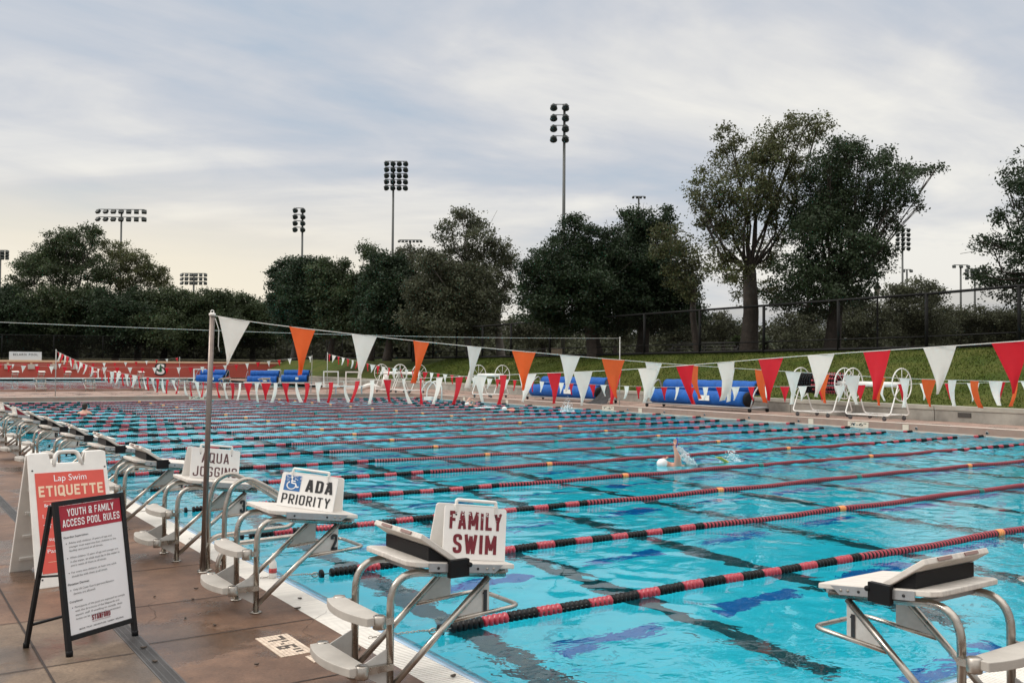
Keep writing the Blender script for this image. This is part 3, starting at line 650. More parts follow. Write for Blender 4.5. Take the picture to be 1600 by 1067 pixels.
for i, u_ in enumerate((19, 60, 100, 138)):
    p = at(u_, 570, 92); b_ = thing('wall_light_box', ['pale grey box light on the red wall below the name board, left one', 'pale grey box light on the red wall below the right end of the name board', 'pale grey box light on the red wall just right of the name board', 'pale grey box light on the red wall farthest right of the four'][i], 'light', (p.x, 101.06, 1.30), 0, 'box lights on the red wall')
    mb = MB(); mb.box((0, -0.06, 0), (0.62, 0.14, 0.5)); mb.build('housing', mat('box_grey', (0.46, 0.40, 0.35), 0.6), b_)
    mb = MB(); mb.box((0, -0.04, 0.32), (0.2, 0.1, 0.14)); mb.build('bracket', BEIGE_CAP, b_)

# ================================================================== STARTING BLOCKS
SLOT = mat('slot_brown', (0.24, 0.15, 0.13), 0.6)
def block_parts(t, number=None, wedge='grey', hi=True):
    sg = 12 if hi else 6
    for s in (-1, 1):                                           # side frames: post, bend and top rail in one tube
        y = 0.225*s
        pts = rounded([(-0.54, y, 0), (-0.54, y, 0.69), (0.21, y, 0.598)], 0.19, 8 if hi else 3)
        MB().tube(pts, 0.0215, sg).build('side_frame', STEEL, t)
        MB().tube([(0.10, y, 0.59), (-0.525, y, 0.065)], 0.019, sg).build('strut', STEEL, t)
        mb = MB(); poly = [(0.105, 0.605), (0.105, 0.385), (-0.135, 0.372), (0.075, 0.560)]
        mb.prism(poly, y-0.004*s-0.004, y-0.004*s+0.004, lambda p, q, v: (p, v, q)); pn = mb.build('number_panel', PANEL, t)
        if number is not None:
            mb = MB(); yy_ = y+s*0.0035
            strokes(mb, number, 0.068, 0.398, lambda a, b: ((a if s < 0 else 0.136-a), yy_+(0.0012 if s > 0 else -0.0052), b), 0.036 if number == '1' else 0.054, 0.122, 0.17, 0.40)
            mb.build('number', BLACK_INK, pn)
        mb = MB(); mb.prism([(-0.34, -0.052), (0.10, -0.052), (0.155, -0.006), (-0.34, -0.006)], 0.291*s, 0.297*s, lambda p, q, v: (p, v, 0.75-0.128*(p+0.46)+q)); bk_ = mb.build('side_bracket', ALU, t)
        if hi:
            for xb in (-0.28, -0.02, 0.045, 0.09): MB().lathe([(0.008, 0.0), (0.008, 0.004*s), (0.004, 0.005*s)], (xb, 0.297*s, 0.75-0.128*(xb+0.46)-0.030), 'y', 8).build('bolt', BLACK_INK if xb < 0.0 else STEEL, bk_)
        mb = MB(); mb.lathe([(0.045, 0.0), (0.045, 0.006), (0.03, 0.010)], (-0.54, y, 0.002)); mb.build('foot_plate', STEEL, t)
        mb = MB(); mb.prism([(-0.545, 0.285), (-0.545, 0.06), (-0.70, 0.155), (-0.70, 0.215)], y-0.004, y+0.004, lambda p, q, v: (p, v, q)); mb.build('step_plate', PANEL, t)
    # grab bar loop in front
    gb = rounded([(-0.135, -0.225, 0.372), (0.325, -0.225, 0.395), (0.325, 0.225, 0.395), (-0.135, 0.225, 0.372)], 0.07, 6 if hi else 3)
    MB().tube(gb, 0.0135, sg).build('grab_bar', STEEL, t)
    # sloping platform with chamfered back corners
    mb = MB(); pl = [(0.24, -0.29), (0.24, 0.29), (-0.42, 0.29), (-0.46, 0.25), (-0.46, -0.25), (-0.42, -0.29)]
    mb.prism(pl[::-1], -0.030, 0.0, lambda p, q, v: (p, q, 0.75-0.128*(p+0.46)+v)); mb.build('platform', WHITE_BOARD, t, 0.006 if hi else 0)
    MB().box((0.165, 0, 0.618), (0.16, 0.43, 0.022), Matrix.Rotation(0.128, 3, 'Y')).build('cross_bar', ALU, t); MB().box((-0.33, 0, 0.667), (0.05, 0.41, 0.02)).build('cross_bar', ALU, t)
    # two bowed steps
    for x0, dz, bow in ((-0.60, 0.47, 0.05), (-0.70, 0.22, 0.05)):
        poly = [(x0, -0.27), (x0, 0.27)]+[(x0-0.10-bow*(1-(q/0.27)**2), q) for q in np.linspace(0.27, -0.27, 9)]
        mb = MB(); mb.prism(poly, dz-0.046, dz, lambda p, q, v: (p, q, v)); st = mb.build('step', STEP_MAT, t, 0.004 if hi else 0)
        for s in (-1, 1):
            mb = MB(); mb.lathe([(0.034, -0.066), (0.036, -0.06), (0.036, 0.0), (0.030, 0.005)], (x0-0.025, 0.262*s, dz), seg=sg)
            mb.box(((x0-0.02-0.54)/2, 0.247*s, dz-0.035), (abs(x0-0.02+0.54)+0.01, 0.03, 0.036)); mb.build('step_clamp', STEEL, st)
    if wedge:
        th = math.atan2(0.165, 0.235)
        mb = MB(); mb.prism([(-0.165, 0.708), (-0.395, 0.868), (-0.38, 0.895), (-0.15, 0.735)], -0.29, 0.29, lambda p, q, v: (p, v, q)); wd = mb.build('kick_plate', WHITE_BOARD, t, 0.005 if hi else 0)
        if wedge == 'maroon':
            mb = MB(); mb.prism([(-0.185, 0.722), (-0.345, 0.742), (-0.375, 0.862)], -0.294, 0.294, lambda p, q, v: (p, v, q)); mb.build('wedge_body', MAROON, wd)
            mb = MB(); mb.prism([(-0.345, 0.737), (-0.372, 0.741), (-0.402, 0.868), (-0.376, 0.862)], -0.298, 0.298, lambda p, q, v: (p, v, q)); mb.build('wedge_back', WHITE_EDGE, wd)
        else:
            mb = MB(); mb.prism([(-0.185, 0.718), (-0.325, 0.735), (-0.325, 0.812)], -0.262, 0.262, lambda p, q, v: (p, v, q)); mb.build('wedge_body', BLACK, wd)
            for s in (-1, 1):
                mb = MB(); mb.box((-0.155, 0.305*s, 0.685), (0.125, 0.035, 0.098)); mb.lathe([(0.014, -0.012), (0.014, 0.012)], (-0.09, 0.318*s, 0.70), 'y', 10); mb.build('wedge_clamp', BLACK, wd)
        rot = Matrix.Rotation(th, 3, 'Y')
        for q in (-0.12, 0.12): MB().box((-0.3935, q, 0.885), (0.006, 0.12, 0.016), rot).build('hand_slot', SLOT, wd)
def block_label(k):
    names = {0: 'starting block number 1 carrying the FAMILY SWIM tent sign', 1: 'starting block number 2 carrying the ADA PRIORITY tent sign',
             2: 'starting block number 3 carrying the AQUA JOGGING tent sign', 3: 'starting block next beyond the AQUA JOGGING one, its white kick plate raised',
             4: 'starting block numbered 5 partly behind the white etiquette sign', 5: 'starting block numbered 6 above the white etiquette sign',
             6: 'starting block numbered 7 just beyond the one numbered 6', 7: 'starting block numbered 8 in the receding row', 8: 'starting block numbered 9, nearest of the maroon wedge ones'}
    ords = ['first', 'second', 'third', 'fourth', 'fifth', 'sixth', 'seventh', 'eighth', 'ninth', 'tenth', 'eleventh', 'twelfth', 'thirteenth', 'fourteenth', 'fifteenth', 'sixteenth', 'seventeenth', 'eighteenth', 'nineteenth', 'twentieth']
    return names.get(k) or 'starting block with maroon wedge, %s in the row counted from FAMILY SWIM' % ords[k]
BY = lambda k: -0.83+2.15*k
GB = 'starting blocks along the near pool edge'
far_proto = None
for k in range(15):
    wedge = None if k in (1, 2) else ('grey' if k < 8 else 'maroon')
    if k < 9:
        t = thing('starting_block', block_label(k), 'starting block', (0, BY(k), 0), 0, GB); block_parts(t, str(k+1), wedge, k < 6)
    elif far_proto is None:
        far_proto = t = thing('starting_block', block_label(k), 'starting block', (0, BY(k), 0), 0, GB); block_parts(t, None, 'maroon', False)
    else: dup(far_proto, (0, BY(k), 0), 0, block_label(k), GB)
# blocks on the side wall, facing down the long course
GS = 'starting blocks on the side wall'
t = thing('starting_block', 'starting block number 1 facing the other way at the lower right corner', 'starting block', (1.66, -2.64, 0), R(90), GS); block_parts(t, '1', 'grey', True)
t = thing('starting_block', 'starting block whose white tip just shows at the right edge of the picture', 'starting block', (3.80, -2.64, 0), R(90), GS); block_parts(t, '2', 'grey', True)
# blocks of the second pool
proto2 = None; o5 = ['nearest the left', 'second from the left', 'third from the left', 'fourth from the left', 'fifth from the left', 'sixth from the left', 'seventh from the left']
for i, x in enumerate((5.04, 7.55, 10.1, 12.7, 15.3, 17.8)):
    lab = 'white topped starting block on the near side of the far pool, '+o5[i]
    if proto2 is None:
        proto2 = t = thing('starting_block', lab, 'starting block', (x, 52.4, DZ), R(90), 'near side blocks of the far pool'); block_parts(t, None, None, False)
    else: dup(proto2, (x, 52.4, DZ), R(90), lab)
for i, x in enumerate((8.75, 11.0, 13.3, 15.6, 17.8, 20.1)):
    dup(proto2, (x, 94.4, DZ), R(-90), 'white starting block in front of the red wall, '+o5[i], 'blocks in front of the red wall')

# tent signs standing on the platforms
def tent_sign(k, bl, br, h, spread, label, draw):
    """bl, br: lower corners of the front board on the platform top"""
    bl, br = Vector(bl), Vector(br); ex = (br-bl); W = ex.length; ex.normalize()
    upn = Vector((0.128, 0, 1)).normalized(); ez = (upn-ex*upn.dot(ex)).normalized(); back = ez.cross(ex)
    O = bl+ex*W/2+back*0.05
    t = thing('tent_sign', label, 'sign', O, 0, 'tent signs on the starting blocks')
    lean = 0.16; fz = (ez*math.cos(lean)+back*math.sin(lean)); fn_ = -(back*math.cos(lean)-ez*math.sin(lean))
    def board(name, sgn):
        z_ = ez*math.cos(lean)+back*(math.sin(lean) if sgn > 0 else -math.sin(lean)); base = -back*0.05 if sgn > 0 else back*(spread-0.05)
        nn = ex.cross(z_); mb = MB(); r_ = 0.018
        poly = [(-W/2, 0), (W/2, 0)]+[(W/2-r_+r_*math.cos(a), h-r_+r_*math.sin(a)) for a in np.linspace(0, math.pi/2, 5)]+[(-W/2+r_-r_*math.cos(a), h-r_+r_*math.sin(a)) for a in np.linspace(math.pi/2, 0, 5)]
        mb.prism(poly, -0.004, 0.004, lambda p, q, v: base+ex*p+z_*q+nn*v); return mb.build(name, WHITE_SIGN, t), base, z_
    fb, base, z_ = board('front_board', 1); board('back_board', -1)
    top = base+z_*h
    mb = MB(); hw = W*0.32
    mb.tube(rounded([top+ex*(-hw)-z_*0.02, top+ex*(-hw)+z_*0.035, top+ex*hw+z_*0.035, top+ex*hw-z_*0.02], 0.008, 3), 0.010, 8)
    for s in (-1, 1): mb.box(top+ex*(hw*s)-z_*0.012, (0.022, 0.022, 0.045))
    mb.build('handle', WHITE_EDGE, t)
    for s in (-1, 1): MB().ball(top+ex*(hw*s)-z_*0.05+fn_*0.005, 0.006, 8, 6).build('bolt', BLACK_INK, t)
    face = lambda x, y, d=0.0062: base+ex*x+z_*y+fn_*d
    draw(t, face, W, h)
    return t
def plz(x): return 0.75-0.128*(x+0.46)+0.002
def draw_family(t, face, W, h):
    mb = MB(); strokes(mb, 'FAMILY', 0, h*0.565, face, W*0.84, h*0.335, 0.17); strokes(mb, 'SWIM', 0, h*0.11, face, W*0.70, h*0.36, 0.17)
    mb.build('lettering', MAROON_INK, t)
    mb = MB(); rr = random.Random(3)                                # flaked paint on the upper line
    for i in range(70):
        x = rr.uniform(-0.42, 0.42)*W; y = h*(0.91-abs(rr.gauss(0, 0.085))); s = rr.uniform(0.0018, 0.0052)
        pts = [face(x+s*rr.uniform(0.5, 1.6)*math.cos(a), y+s*rr.uniform(0.4, 1.0)*math.sin(a), 0.0075) for a in np.linspace(0, 5.4, 6)]; mb.quad(*pts)
    mb.build('flaked_patches', WHITE_SIGN, t)
tent_sign(0, (-0.175, -0.985, plz(-0.175)), (0.225, -1.035, plz(0.225)), 0.305, 0.22, 'white tent sign reading FAMILY SWIM in worn maroon letters on block 1', draw_family)
def draw_ada(t, face, W, h):
    mb = MB(); strokes(mb, 'ADA', W*0.20, h*0.50, face, W*0.48, h*0.36, 0.17); strokes(mb, 'PRIORITY', 0, h*0.09, face, W*0.86, h*0.29, 0.125, 0.44, 0.14)
    mb.build('lettering', BLACK_INK, t)
    x0, x1, y0, y1 = -W*0.43, -W*0.14, h*0.47, h*0.93
    mb = MB(); mb.quad(face(x0, y0), face(x1, y0), face(x1, y1), face(x0, y1)); q = mb.build('access_symbol', BLUE_SIGN, t)
    mb = MB(); w_ = x1-x0; H = y1-y0; fx = lambda a, b: face(x0+a*w_, y0+b*H, 0.0078)
    def stroke(P, wd):
        for a, b in zip(P[:-1], P[1:]):
            d = Vector((b[0]-a[0], b[1]-a[1])); n_ = Vector((-d.y, d.x)).normalized()*wd/2; d = d.normalized()*wd*0.3
            mb.quad(fx(a[0]-d.x+n_.x, a[1]-d.y+n_.y), fx(a[0]-d.x-n_.x, a[1]-d.y-n_.y), fx(b[0]+d.x-n_.x, b[1]+d.y-n_.y), fx(b[0]+d.x+n_.x, b[1]+d.y+n_.y))
    stroke([(0.45+0.27*math.cos(a), 0.36+0.25*math.sin(a)) for a in np.linspace(R(125), R(345), 14)], 0.07)
    stroke([(0.42, 0.78), (0.45, 0.50), (0.68, 0.48), (0.78, 0.26), (0.88, 0.29)], 0.08); stroke([(0.44, 0.64), (0.64, 0.63)], 0.07)
    mb.quad(*[fx(0.41+0.075*math.cos(a), 0.87+0.075*math.sin(a)) for a in np.linspace(0, 5.7, 10)]); mb.build('wheelchair_figure', WHITE_INK, q)
    mb = MB(); rr = random.Random(5)
    for i in range(40):
        x = rr.uniform(x0, x1); y = y0+H*(1-abs(rr.gauss(0, 0.28))); s = rr.uniform(0.002, 0.006)
        if x0 < x < x1 and y0 < y < y1: mb.quad(*[face(x+s*rr.uniform(0.5, 1.5)*math.cos(a), y+s*rr.uniform(0.4, 1)*math.sin(a), 0.0092) for a in np.linspace(0, 5.2, 6)])
    mb.build('flaked_patches', WHITE_SIGN, t)
tent_sign(1, (-0.275, 1.415, plz(-0.275)), (0.045, 1.075, plz(0.045)), 0.262, 0.20, 'white tent sign reading ADA PRIORITY with blue wheelchair symbol on block 2', draw_ada)
def draw_aqua(t, face, W, h):
    mb = MB(); strokes(mb, 'AQUA', -W*0.01, h*0.53, face, W*0.56, h*0.34, 0.12, 0.46, 0.15); strokes(mb, 'JOGGING', 0, h*0.07, face, W*0.90, h*0.33, 0.12, 0.46, 0.15)
    mb.build('lettering', mat('faded_maroon_ink', (0.11, 0.045, 0.05), 0.6), t)
tent_sign(2, (-0.385, 3.42, plz(-0.385)), (0.10, 3.47, plz(0.10)), 0.285, 0.20, 'white tent sign reading AQUA JOGGING behind the flag pole on block 3', draw_aqua)

# ================================================================== A-FRAME SIGNS
def frame_axes(FL, FR, tilt):
    FL, FR = Vector((*FL, 0)), Vector((*FR, 0)); ex = (FR-FL); W = ex.length; ex.normalize(); bk = Vector((-ex.y, ex.x, 0))
    upv = Vector((0, 0, 1))*math.cos(tilt)+bk*math.sin(tilt); fn_ = -bk*math.cos(tilt)+Vector((0, 0, 1))*math.sin(tilt)
    return FL, ex, bk, upv, fn_, W
FL, ex, bk, upv, fn_, W = frame_axes((-1.875, 0.695), (-1.402, 0.962), 0.17); HH = 0.96
t = thing('a_frame_sign', 'black metal A-frame with white YOUTH & FAMILY rules poster and red heading', 'sign', FL+ex*W/2)
O = -ex*W/2
P3 = lambda x, y, d=0.0: O+ex*x+upv*y+fn_*d
def bar(mb, a, b, wd, dp):
    """square bar on the front plane from a to b (x, y)"""
    a_, b_ = P3(*a), P3(*b); dv = (b_-a_); ln = dv.length; dv.normalize(); sd_ = fn_.cross(dv).normalized()
    mb.box((a_+b_)/2, (ln, wd, dp), Matrix((dv, sd_, fn_)).transposed())
mb = MB()
bar(mb, (0.016, 0.0), (0.016, HH), 0.032, 0.030); bar(mb, (W-0.016, 0.0), (W-0.016, HH), 0.032, 0.030)
bar(mb, (0.032, HH-0.016), (W-0.032, HH-0.016), 0.032, 0.0295); bar(mb, (0.032, 0.105), (W-0.032, 0.105), 0.030, 0.0295)
mb.build('front_frame', BLACK_METAL, t, 0.003)
mb = MB(); hinge = HH-0.02; dback = -0.022
rear0 = bk*0.40
for x in (0.014, W-0.014):
    a_ = P3(x, hinge, -0.034); b_ = O+ex*x+rear0; dv = (b_-a_); ln = dv.length; dv.normalize(); sd_ = ex
    mb.box((a_+b_)/2, (ln, 0.026, 0.026), Matrix((dv, sd_, dv.cross(sd_))).transposed())
for f in (0.84,):
    a_ = P3(0.027, hinge, -0.034).lerp(O+ex*0.027+rear0, f); b_ = P3(W-0.027, hinge, -0.034).lerp(O+ex*(W-0.027)+rear0, f); mb.tube([a_, b_], 0.011, 6, smooth=False)
mb.build('rear_frame', BLACK_METAL, t, 0.003)
for x in (0.014, W-0.014):
    a_ = P3(x, 0.50, -0.012); b_ = P3(x, hinge, -0.034).lerp(O+ex*x+rear0, 0.5); MB().tube([a_, b_], 0.007, 6).build('brace', BLACK_METAL, t)
for x in (0.016, W-0.016): MB().lathe([(0.021, 0.0), (0.021, 0.03), (0.017, 0.034)], O+ex*x+Vector((0, 0, 0.001)), seg=8).build('foot', BLACK, t)
for x in (0.014, W-0.014): MB().lathe([(0.019, 0.0), (0.019, 0.03), (0.015, 0.034)], O+ex*x+rear0+Vector((0, 0, 0.001)), seg=8).build('foot', BLACK, t)
px0, px1, py0, py1 = 0.034, W-0.034, 0.122, HH-0.034; pw = px1-px0; ph = py1-py0
mb = MB(); mb.prism([(px0, py0), (px1, py0), (px1, py1), (px0, py1)], -0.006, 0.006, lambda p, q, v: P3(p, q, v)); po = mb.build('poster', PAPER, t)
hd = 0.158
mb = MB(); mb.quad(P3(px0+0.001, py1-hd, 0.0075), P3(px1-0.001, py1-hd, 0.0075), P3(px1-0.001, py1-0.001, 0.0075), P3(px0+0.001, py1-0.001, 0.0075)); mb.build('heading_band', CARDINAL, po)
face = lambda x, y: P3(x, y, 0.0088)
mb = MB(); cxm = (px0+px1)/2
strokes(mb, 'YOUTH & FAMILY', cxm, py1-0.070, face, pw*0.76, 0.047, 0.155, 0.60, 0.16)
strokes(mb, 'ACCESS POOL RULES', cxm, py1-0.135, face, pw*0.93, 0.047, 0.155, 0.60, 0.16); mb.build('heading', WHITE_INK, po)
lines = [('h', 'Guardian Supervision:', 0.203), ('b', 'Adults with children 14 years of age and', 0.240), ('c', 'younger must supervise their children in the', 0.264), ('c', 'facility and pool at all times.', 0.288),
         ('b', 'When children 12 years of age and younger are', 0.331), ('c', 'in the water, an adult must be in the water in', 0.355), ('c', "arm's reach of them at all times.", 0.379),
         ('b', 'For every two children, at least one adult', 0.422), ('c', 'should be with them at all times.', 0.446), ('h', 'Flotation Devices:', 0.492), ('b', 'Only US Coast Guard approved flotation', 0.528), ('c', 'devices are allowed.', 0.552),
         ('h', 'Compliance:', 0.598), ('b', 'Participants of the pool are expected to comply', 0.634), ('c', 'with the directions of the lifeguards and', 0.658), ('c', 'aquatic staff. If unwilling to comply, their', 0.682), ('c', 'access can be suspended and/or terminated.', 0.706)]
mb = MB(); ks = (ph-0.0)/0.79
for kd, tx, yy_ in lines:
    y = py1-yy_*ks
    u_ = 0.0086 if kd == 'h' else 0.0080
    w_ = len(tx)*u_*pw/0.46
    x = px0+(0.014 if kd == 'h' else 0.048)
    lettering(mb, tx, x, y-(0.003 if any(c in tx for c in 'gjpqy,') else 0), face, w=w_, h=0.0165 if any(c in tx for c in 'gjpqy,') else 0.0135, bold=0.012 if kd == 'h' else -0.004)
    if kd == 'b': mb.quad(*[face(x-0.018+0.0035*math.cos(a), y+0.006+0.0035*math.sin(a)) for a in np.linspace(0, 5.5, 8)])
lettering(mb, 'MOVE / PLAY / ADVENTURE / LEARN / BELONG', cxm, py0+0.020, face, w=pw*0.72, h=0.0095, bold=0.01, align='C'); mb.build('lettering', GREY_INK, po)
mb = MB(); strokes(mb, 'STANFORD', cxm, py0+0.058, face, pw*0.30, 0.032, 0.20, 0.50, 0.12)
lettering(mb, 'RECREATION AND WELLNESS', cxm, py0+0.047, face, w=pw*0.29, h=0.0055, align='C'); mb.build('crest_lettering', MAROON, po)

FL, ex, bk, upv, fn_, W = frame_axes((-1.775, 2.72), (-1.125, 2.80), 0.36); HH = 1.13
t = thing('a_frame_sign', 'white plastic A-frame with red Lap Swim ETIQUETTE poster behind the black one', 'sign', FL+ex*W/2)
O = -ex*W/2
def shell(name, upv_, base, nsign):
    nn = ex.cross(upv_) * nsign      # outward
    Q = lambda x, y, d=0.0: base+ex*x+upv_*y+nn*d
    mb = MB()
    sil = [(0.0, 0.0), (0.17, 0.0), (0.185, 0.035), (W-0.185, 0.035), (W-0.17, 0.0), (W, 0.0), (W-0.012, HH-0.012), (W-0.03, HH), (W-0.175, HH-0.002), (W-0.195, HH-0.105), (0.195, HH-0.105), (0.175, HH-0.002), (0.03, HH), (0.012, HH-0.012)]
    mb.prism(sil, -0.028, 0.0, lambda p, q, v: Q(p, q, v)); o = mb.build(name, WHITE_EDGE, t, 0.006)
    return Q, o
Q, fo = shell('front_panel', upv, O, 1)
upb = Vector((0, 0, 1))*math.cos(0.36)-bk*math.sin(0.36)
apex = O+upv*HH; bb = apex-upb*HH+bk*0.06
Qb, bo = shell('rear_panel', upb, bb, -1)
mb = MB()                                                          # ribs on the inside face of the rear panel
for y in (0.12, 0.34, 0.56, 0.78): mb.prism([(0.06, y), (W-0.06, y), (W-0.06, y+0.03), (0.06, y+0.03)], -0.045, -0.0285, lambda p, q, v: Qb(p, q, v))
mb.build('rib', WHITE_EDGE, bo, 0.004)
mb = MB()
hp = rounded([(W/2-0.115, HH-0.12, 0), (W/2-0.085, HH+0.005, 0), (W/2+0.085, HH+0.005, 0), (W/2+0.115, HH-0.12, 0)], 0.04, 5)
for d in (-0.008, -0.022): mb.tube([Q(p.x, p.y, d) for p in hp], 0.016, 8)
mb.build('handle', WHITE_EDGE, fo)
sx0, sx1, sy0, sy1 = 0.055, W-0.045, 0.115, HH-0.175
mb = MB(); mb.prism([(sx0, sy0), (sx1, sy0), (sx1, sy1), (sx0, sy1)], 0.0008, 0.004, lambda p, q, v: Q(p, q, v)); po = mb.build('poster', CORAL, fo)
face = lambda x, y: Q(x, y, 0.0055); sw = sx1-sx0; cxm = (sx0+sx1)/2
mb = MB(); strokes(mb, 'ETIQUETTE', cxm, sy1-0.205, face, sw*0.93, 0.092, 0.20, 0.72, 0.16)
mb.build('heading', CREAM_INK, po)
for y in (0.245, 0.62, 0.75):
    MB().quad(face(sx0+0.05, sy1-y), face(sx1-0.05, sy1-y), face(sx1-0.05, sy1-y+0.003), face(sx0+0.05, sy1-y+0.003)).build('rule_line', CREAM_INK, po)
mb = MB(); lettering(mb, 'Lap Swim', cxm, sy1-0.095, face, w=sw*0.47, h=0.072, bold=0.0, align='C')
lettering(mb, 'Be kind to your fellow swimmers!', cxm, sy1-0.300, face, w=sw*0.80, h=0.034, bold=0.015, align='C')
for i, (tx, w_) in enumerate((('1. Ch', 0.085), ('2. T', 0.065), ('3.', 0.03))): lettering(mb, tx, sx0+0.035, sy1-0.385-0.085*i, face, w=w_, h=0.032)
lettering(mb, 'suppo', sx0+0.07, sy1-0.585, face, w=0.10, h=0.03); lettering(mb, 'Passi', sx0+0.05, sy1-0.675, face, w=0.10, h=0.03)
mb.build('lettering', WHITE_INK, po)
for x, y in ((0.04, HH-0.15), (W-0.03, HH-0.15), (0.05, 0.07), (W-0.05, 0.07)): MB().ball(Q(x, y, 0.001), 0.008, 8, 5).build('fastener', GREY_INK, fo)

# ================================================================== POOL RAILS, POLE, BOTTLE, MARKERS
for i, (y, lab) in enumerate(((2.72, 'stainless looped pool ladder rail beside the flag pole'), (2.27, 'stainless looped pool ladder rail right behind block 2'))):
    t = thing('grab_rail', lab, 'rail', (-0.41, y, 0), 0, 'pool ladder rails')
    pts = rounded([(0, 0, 0), (0, 0, 0.60), (0.06, 0, 0.79), (0.19, 0, 0.85), (0.36, 0, 0.765), (0.84, 0, 0.44), (0.77, 0, 0.315), (0.05, 0, 0.295), (-0.05, 0, 0.19), (-0.05, 0, 0)], 0.11, 6)
    MB().tube(pts, 0.0215, 12).build('rail_tube', STEEL, t)
    mb = MB()
    for x in (0, -0.05): mb.lathe([(0.042, 0), (0.042, 0.006), (0.026, 0.012)], (x, 0, 0.002), seg=12)
    mb.build('base_plate', STEEL, t)
def flag_pole(x, y, h, label, z=0.0, r=0.024, m=None, lean=(0, 0)):
    t = thing('flag_pole', label, 'pole', (x, y, z), 0, 'poles carrying the pennant strings'); m = m or mat_pole
    MB().tube([(0, 0, 0), (lean[0]*0.5, lean[1]*0.5, h*0.5), (lean[0], lean[1], h)], [r, r, r*0.96], 12).build('shaft', m, t)
    mb = MB(); mb.lathe([(r*0.9, -0.01), (r*1.25, -0.005), (r*1.25, 0.012), (r*0.6, 0.02)], (lean[0], lean[1], h), seg=10)
    mb.tube([Vector((lean[0]+0.014*math.cos(a), lean[1], h+0.028+0.014*math.sin(a))) for a in np.linspace(0, 6.28, 12)], 0.004, 6); mb.build('eye_cap', WHITE_EDGE, t)
    mb = MB(); mb.lathe([(r*2.0, 0), (r*2.0, 0.006), (r*1.3, 0.012)], (0, 0, 0.001), seg=12); mb.build('base_plate', STEEL, t)
    return t
mat_pole = mat('brown_bronze_pole', (0.20, 0.165, 0.145), 0.35, 0.7, 0.15, 12)
mat_pole_thin = mat('pale_thin_pole', (0.42, 0.40, 0.37), 0.5, 0.3)
flag_pole(-0.47, 2.66, 2.25, 'brown metal pole at the near edge holding the white and orange pennants', lean=(0.02, -0.09))
flag_pole(4.5, 43.5, 2.2, 'thin pole on the far edge left of the standing swimmer', DZ, 0.02, mat_pole_thin)
flag_pole(18.25, 43.5, 2.25, 'thin pole on the far edge ending the small pennant string', DZ, 0.02, mat_pole_thin)
flag_pole(23.3, 24.65, 2.85, 'tall thin white pole on the right deck beside the blue cover reel', DZ, 0.022, mat_pole_thin)
flag_pole(23.3, 2.6, 1.5, 'pole beyond the right edge of the picture holding the orange pennants', DZ, 0.022, mat_pole_thin)
flag_pole(4.57, -3.1, 2.16, 'pole at the near right holding the red and white pennants', 0, 0.022, mat_pole_thin)
flag_pole(18.25, -3.1, 2.1, 'pole at the near right holding the farther pennants', 0, 0.022, mat_pole_thin)
flag_pole(22.9, 57, 2.2, 'thin pole beside the far pool holding small pennants', DZ, 0.02, mat_pole_thin)
flag_pole(22.4, 89, 2.2, 'thin pole by the red wall holding the farthest pennants', DZ, 0.02, mat_pole_thin)
t = thing('bottle', 'small white squeeze bottle with a red label on the gutter edge', 'bottle', (-0.035, 2.12, 0.001))
mb = MB(); mb.lathe([(0.030, 0), (0.033, 0.01), (0.033, 0.10), (0.030, 0.13), (0.016, 0.155), (0.015, 0.165)], seg=16); mb.build('body', WHITE_EDGE, t)
mb = MB(); mb.lathe([(0.017, 0.165), (0.017, 0.19), (0.008, 0.195), (0.008, 0.21)], seg=12); mb.build('cap', WHITE_INK, t)
mb = MB(); mb.lathe([(0.0336, 0.045), (0.0336, 0.085)], seg=16); mb.build('label_band', mat('bottle_label', (0.45, 0.06, 0.06), 0.5, var=0.5, vscale=50), t)
t = thing('depth_marker', 'cream mosaic tile marker reading 7\'-6" set in the brown deck', 'marker', (-0.77, -0.03, 0.001))
dark = {}
def setd(c, r): dark[(c, r)] = 1
NR = 19; rw_ = 0.48/NR; cw = 0.222/9
for c in range(2, 7): setd(c, 4)
for r in (1, 2, 3, 4): setd(6, r)
setd(6, 6); setd(5, 6); setd(4, 8)
for c in range(2, 7): setd(c, 10)
for r in (11, 12): setd(6, r); setd(4, r); setd(2, r)
setd(3, 12); setd(5, 12) if False else None
setd(6, 14); setd(5, 14); setd(6, 16); setd(5, 16)
mbw, mbd = MB(), MB()
for c in range(9):
    for r in range(NR):
        yc = 0.48-(r+0.5)*rw_; (mbd if (c, r) in dark else mbw).box(((c+0.5)*cw, yc, 0.001), (cw*0.86, rw_*0.90, 0.004))
mbw.build('pale_tiles', TILE_WHITE, t); mbd.build('dark_tiles', TILE_DARK, t)
t = tag(None or (lambda m_: m_.build('tile_patch', TILE_WHITE))(MB()), 'small cream mosaic tile patch on the deck beside the lower step of block 1', 'marker') if False else None
mb = MB()
for c in range(5):
    for r in range(5): mb.box((-0.64+(c+0.5)*0.024, -0.24+(r+0.5)*0.029, 0.0035), (0.0212, 0.026, 0.004))
tag(mb.build('tile_patch', TILE_WHITE), 'small plain cream mosaic tile patch beside the step of block 1', 'marker')
def face_marker(loc, rz, w_, h_, txt, label):
    t = thing('depth_marker', label, 'marker', loc, rz, 'tile markers on the far pool faces')
    mb = MB(); mb.box((0, -0.006, 0), (w_, 0.008, h_)); mb.build('tile', TILE_WHITE, t)
    if txt: mb = MB(); lettering(mb, txt, 0, -h_*0.28, lambda x, y: (x, -0.0115, y), w=w_*0.8, h=h_*0.56, bold=0.02, align='C'); mb.build('lettering', BLACK_INK, t)
FX = PW+0.004
face_marker((FX, 12.75, 0.06), R(-90), 0.75, 0.17, '7\'-6"', 'cream depth marker tile behind the end of the sixth lane rope')
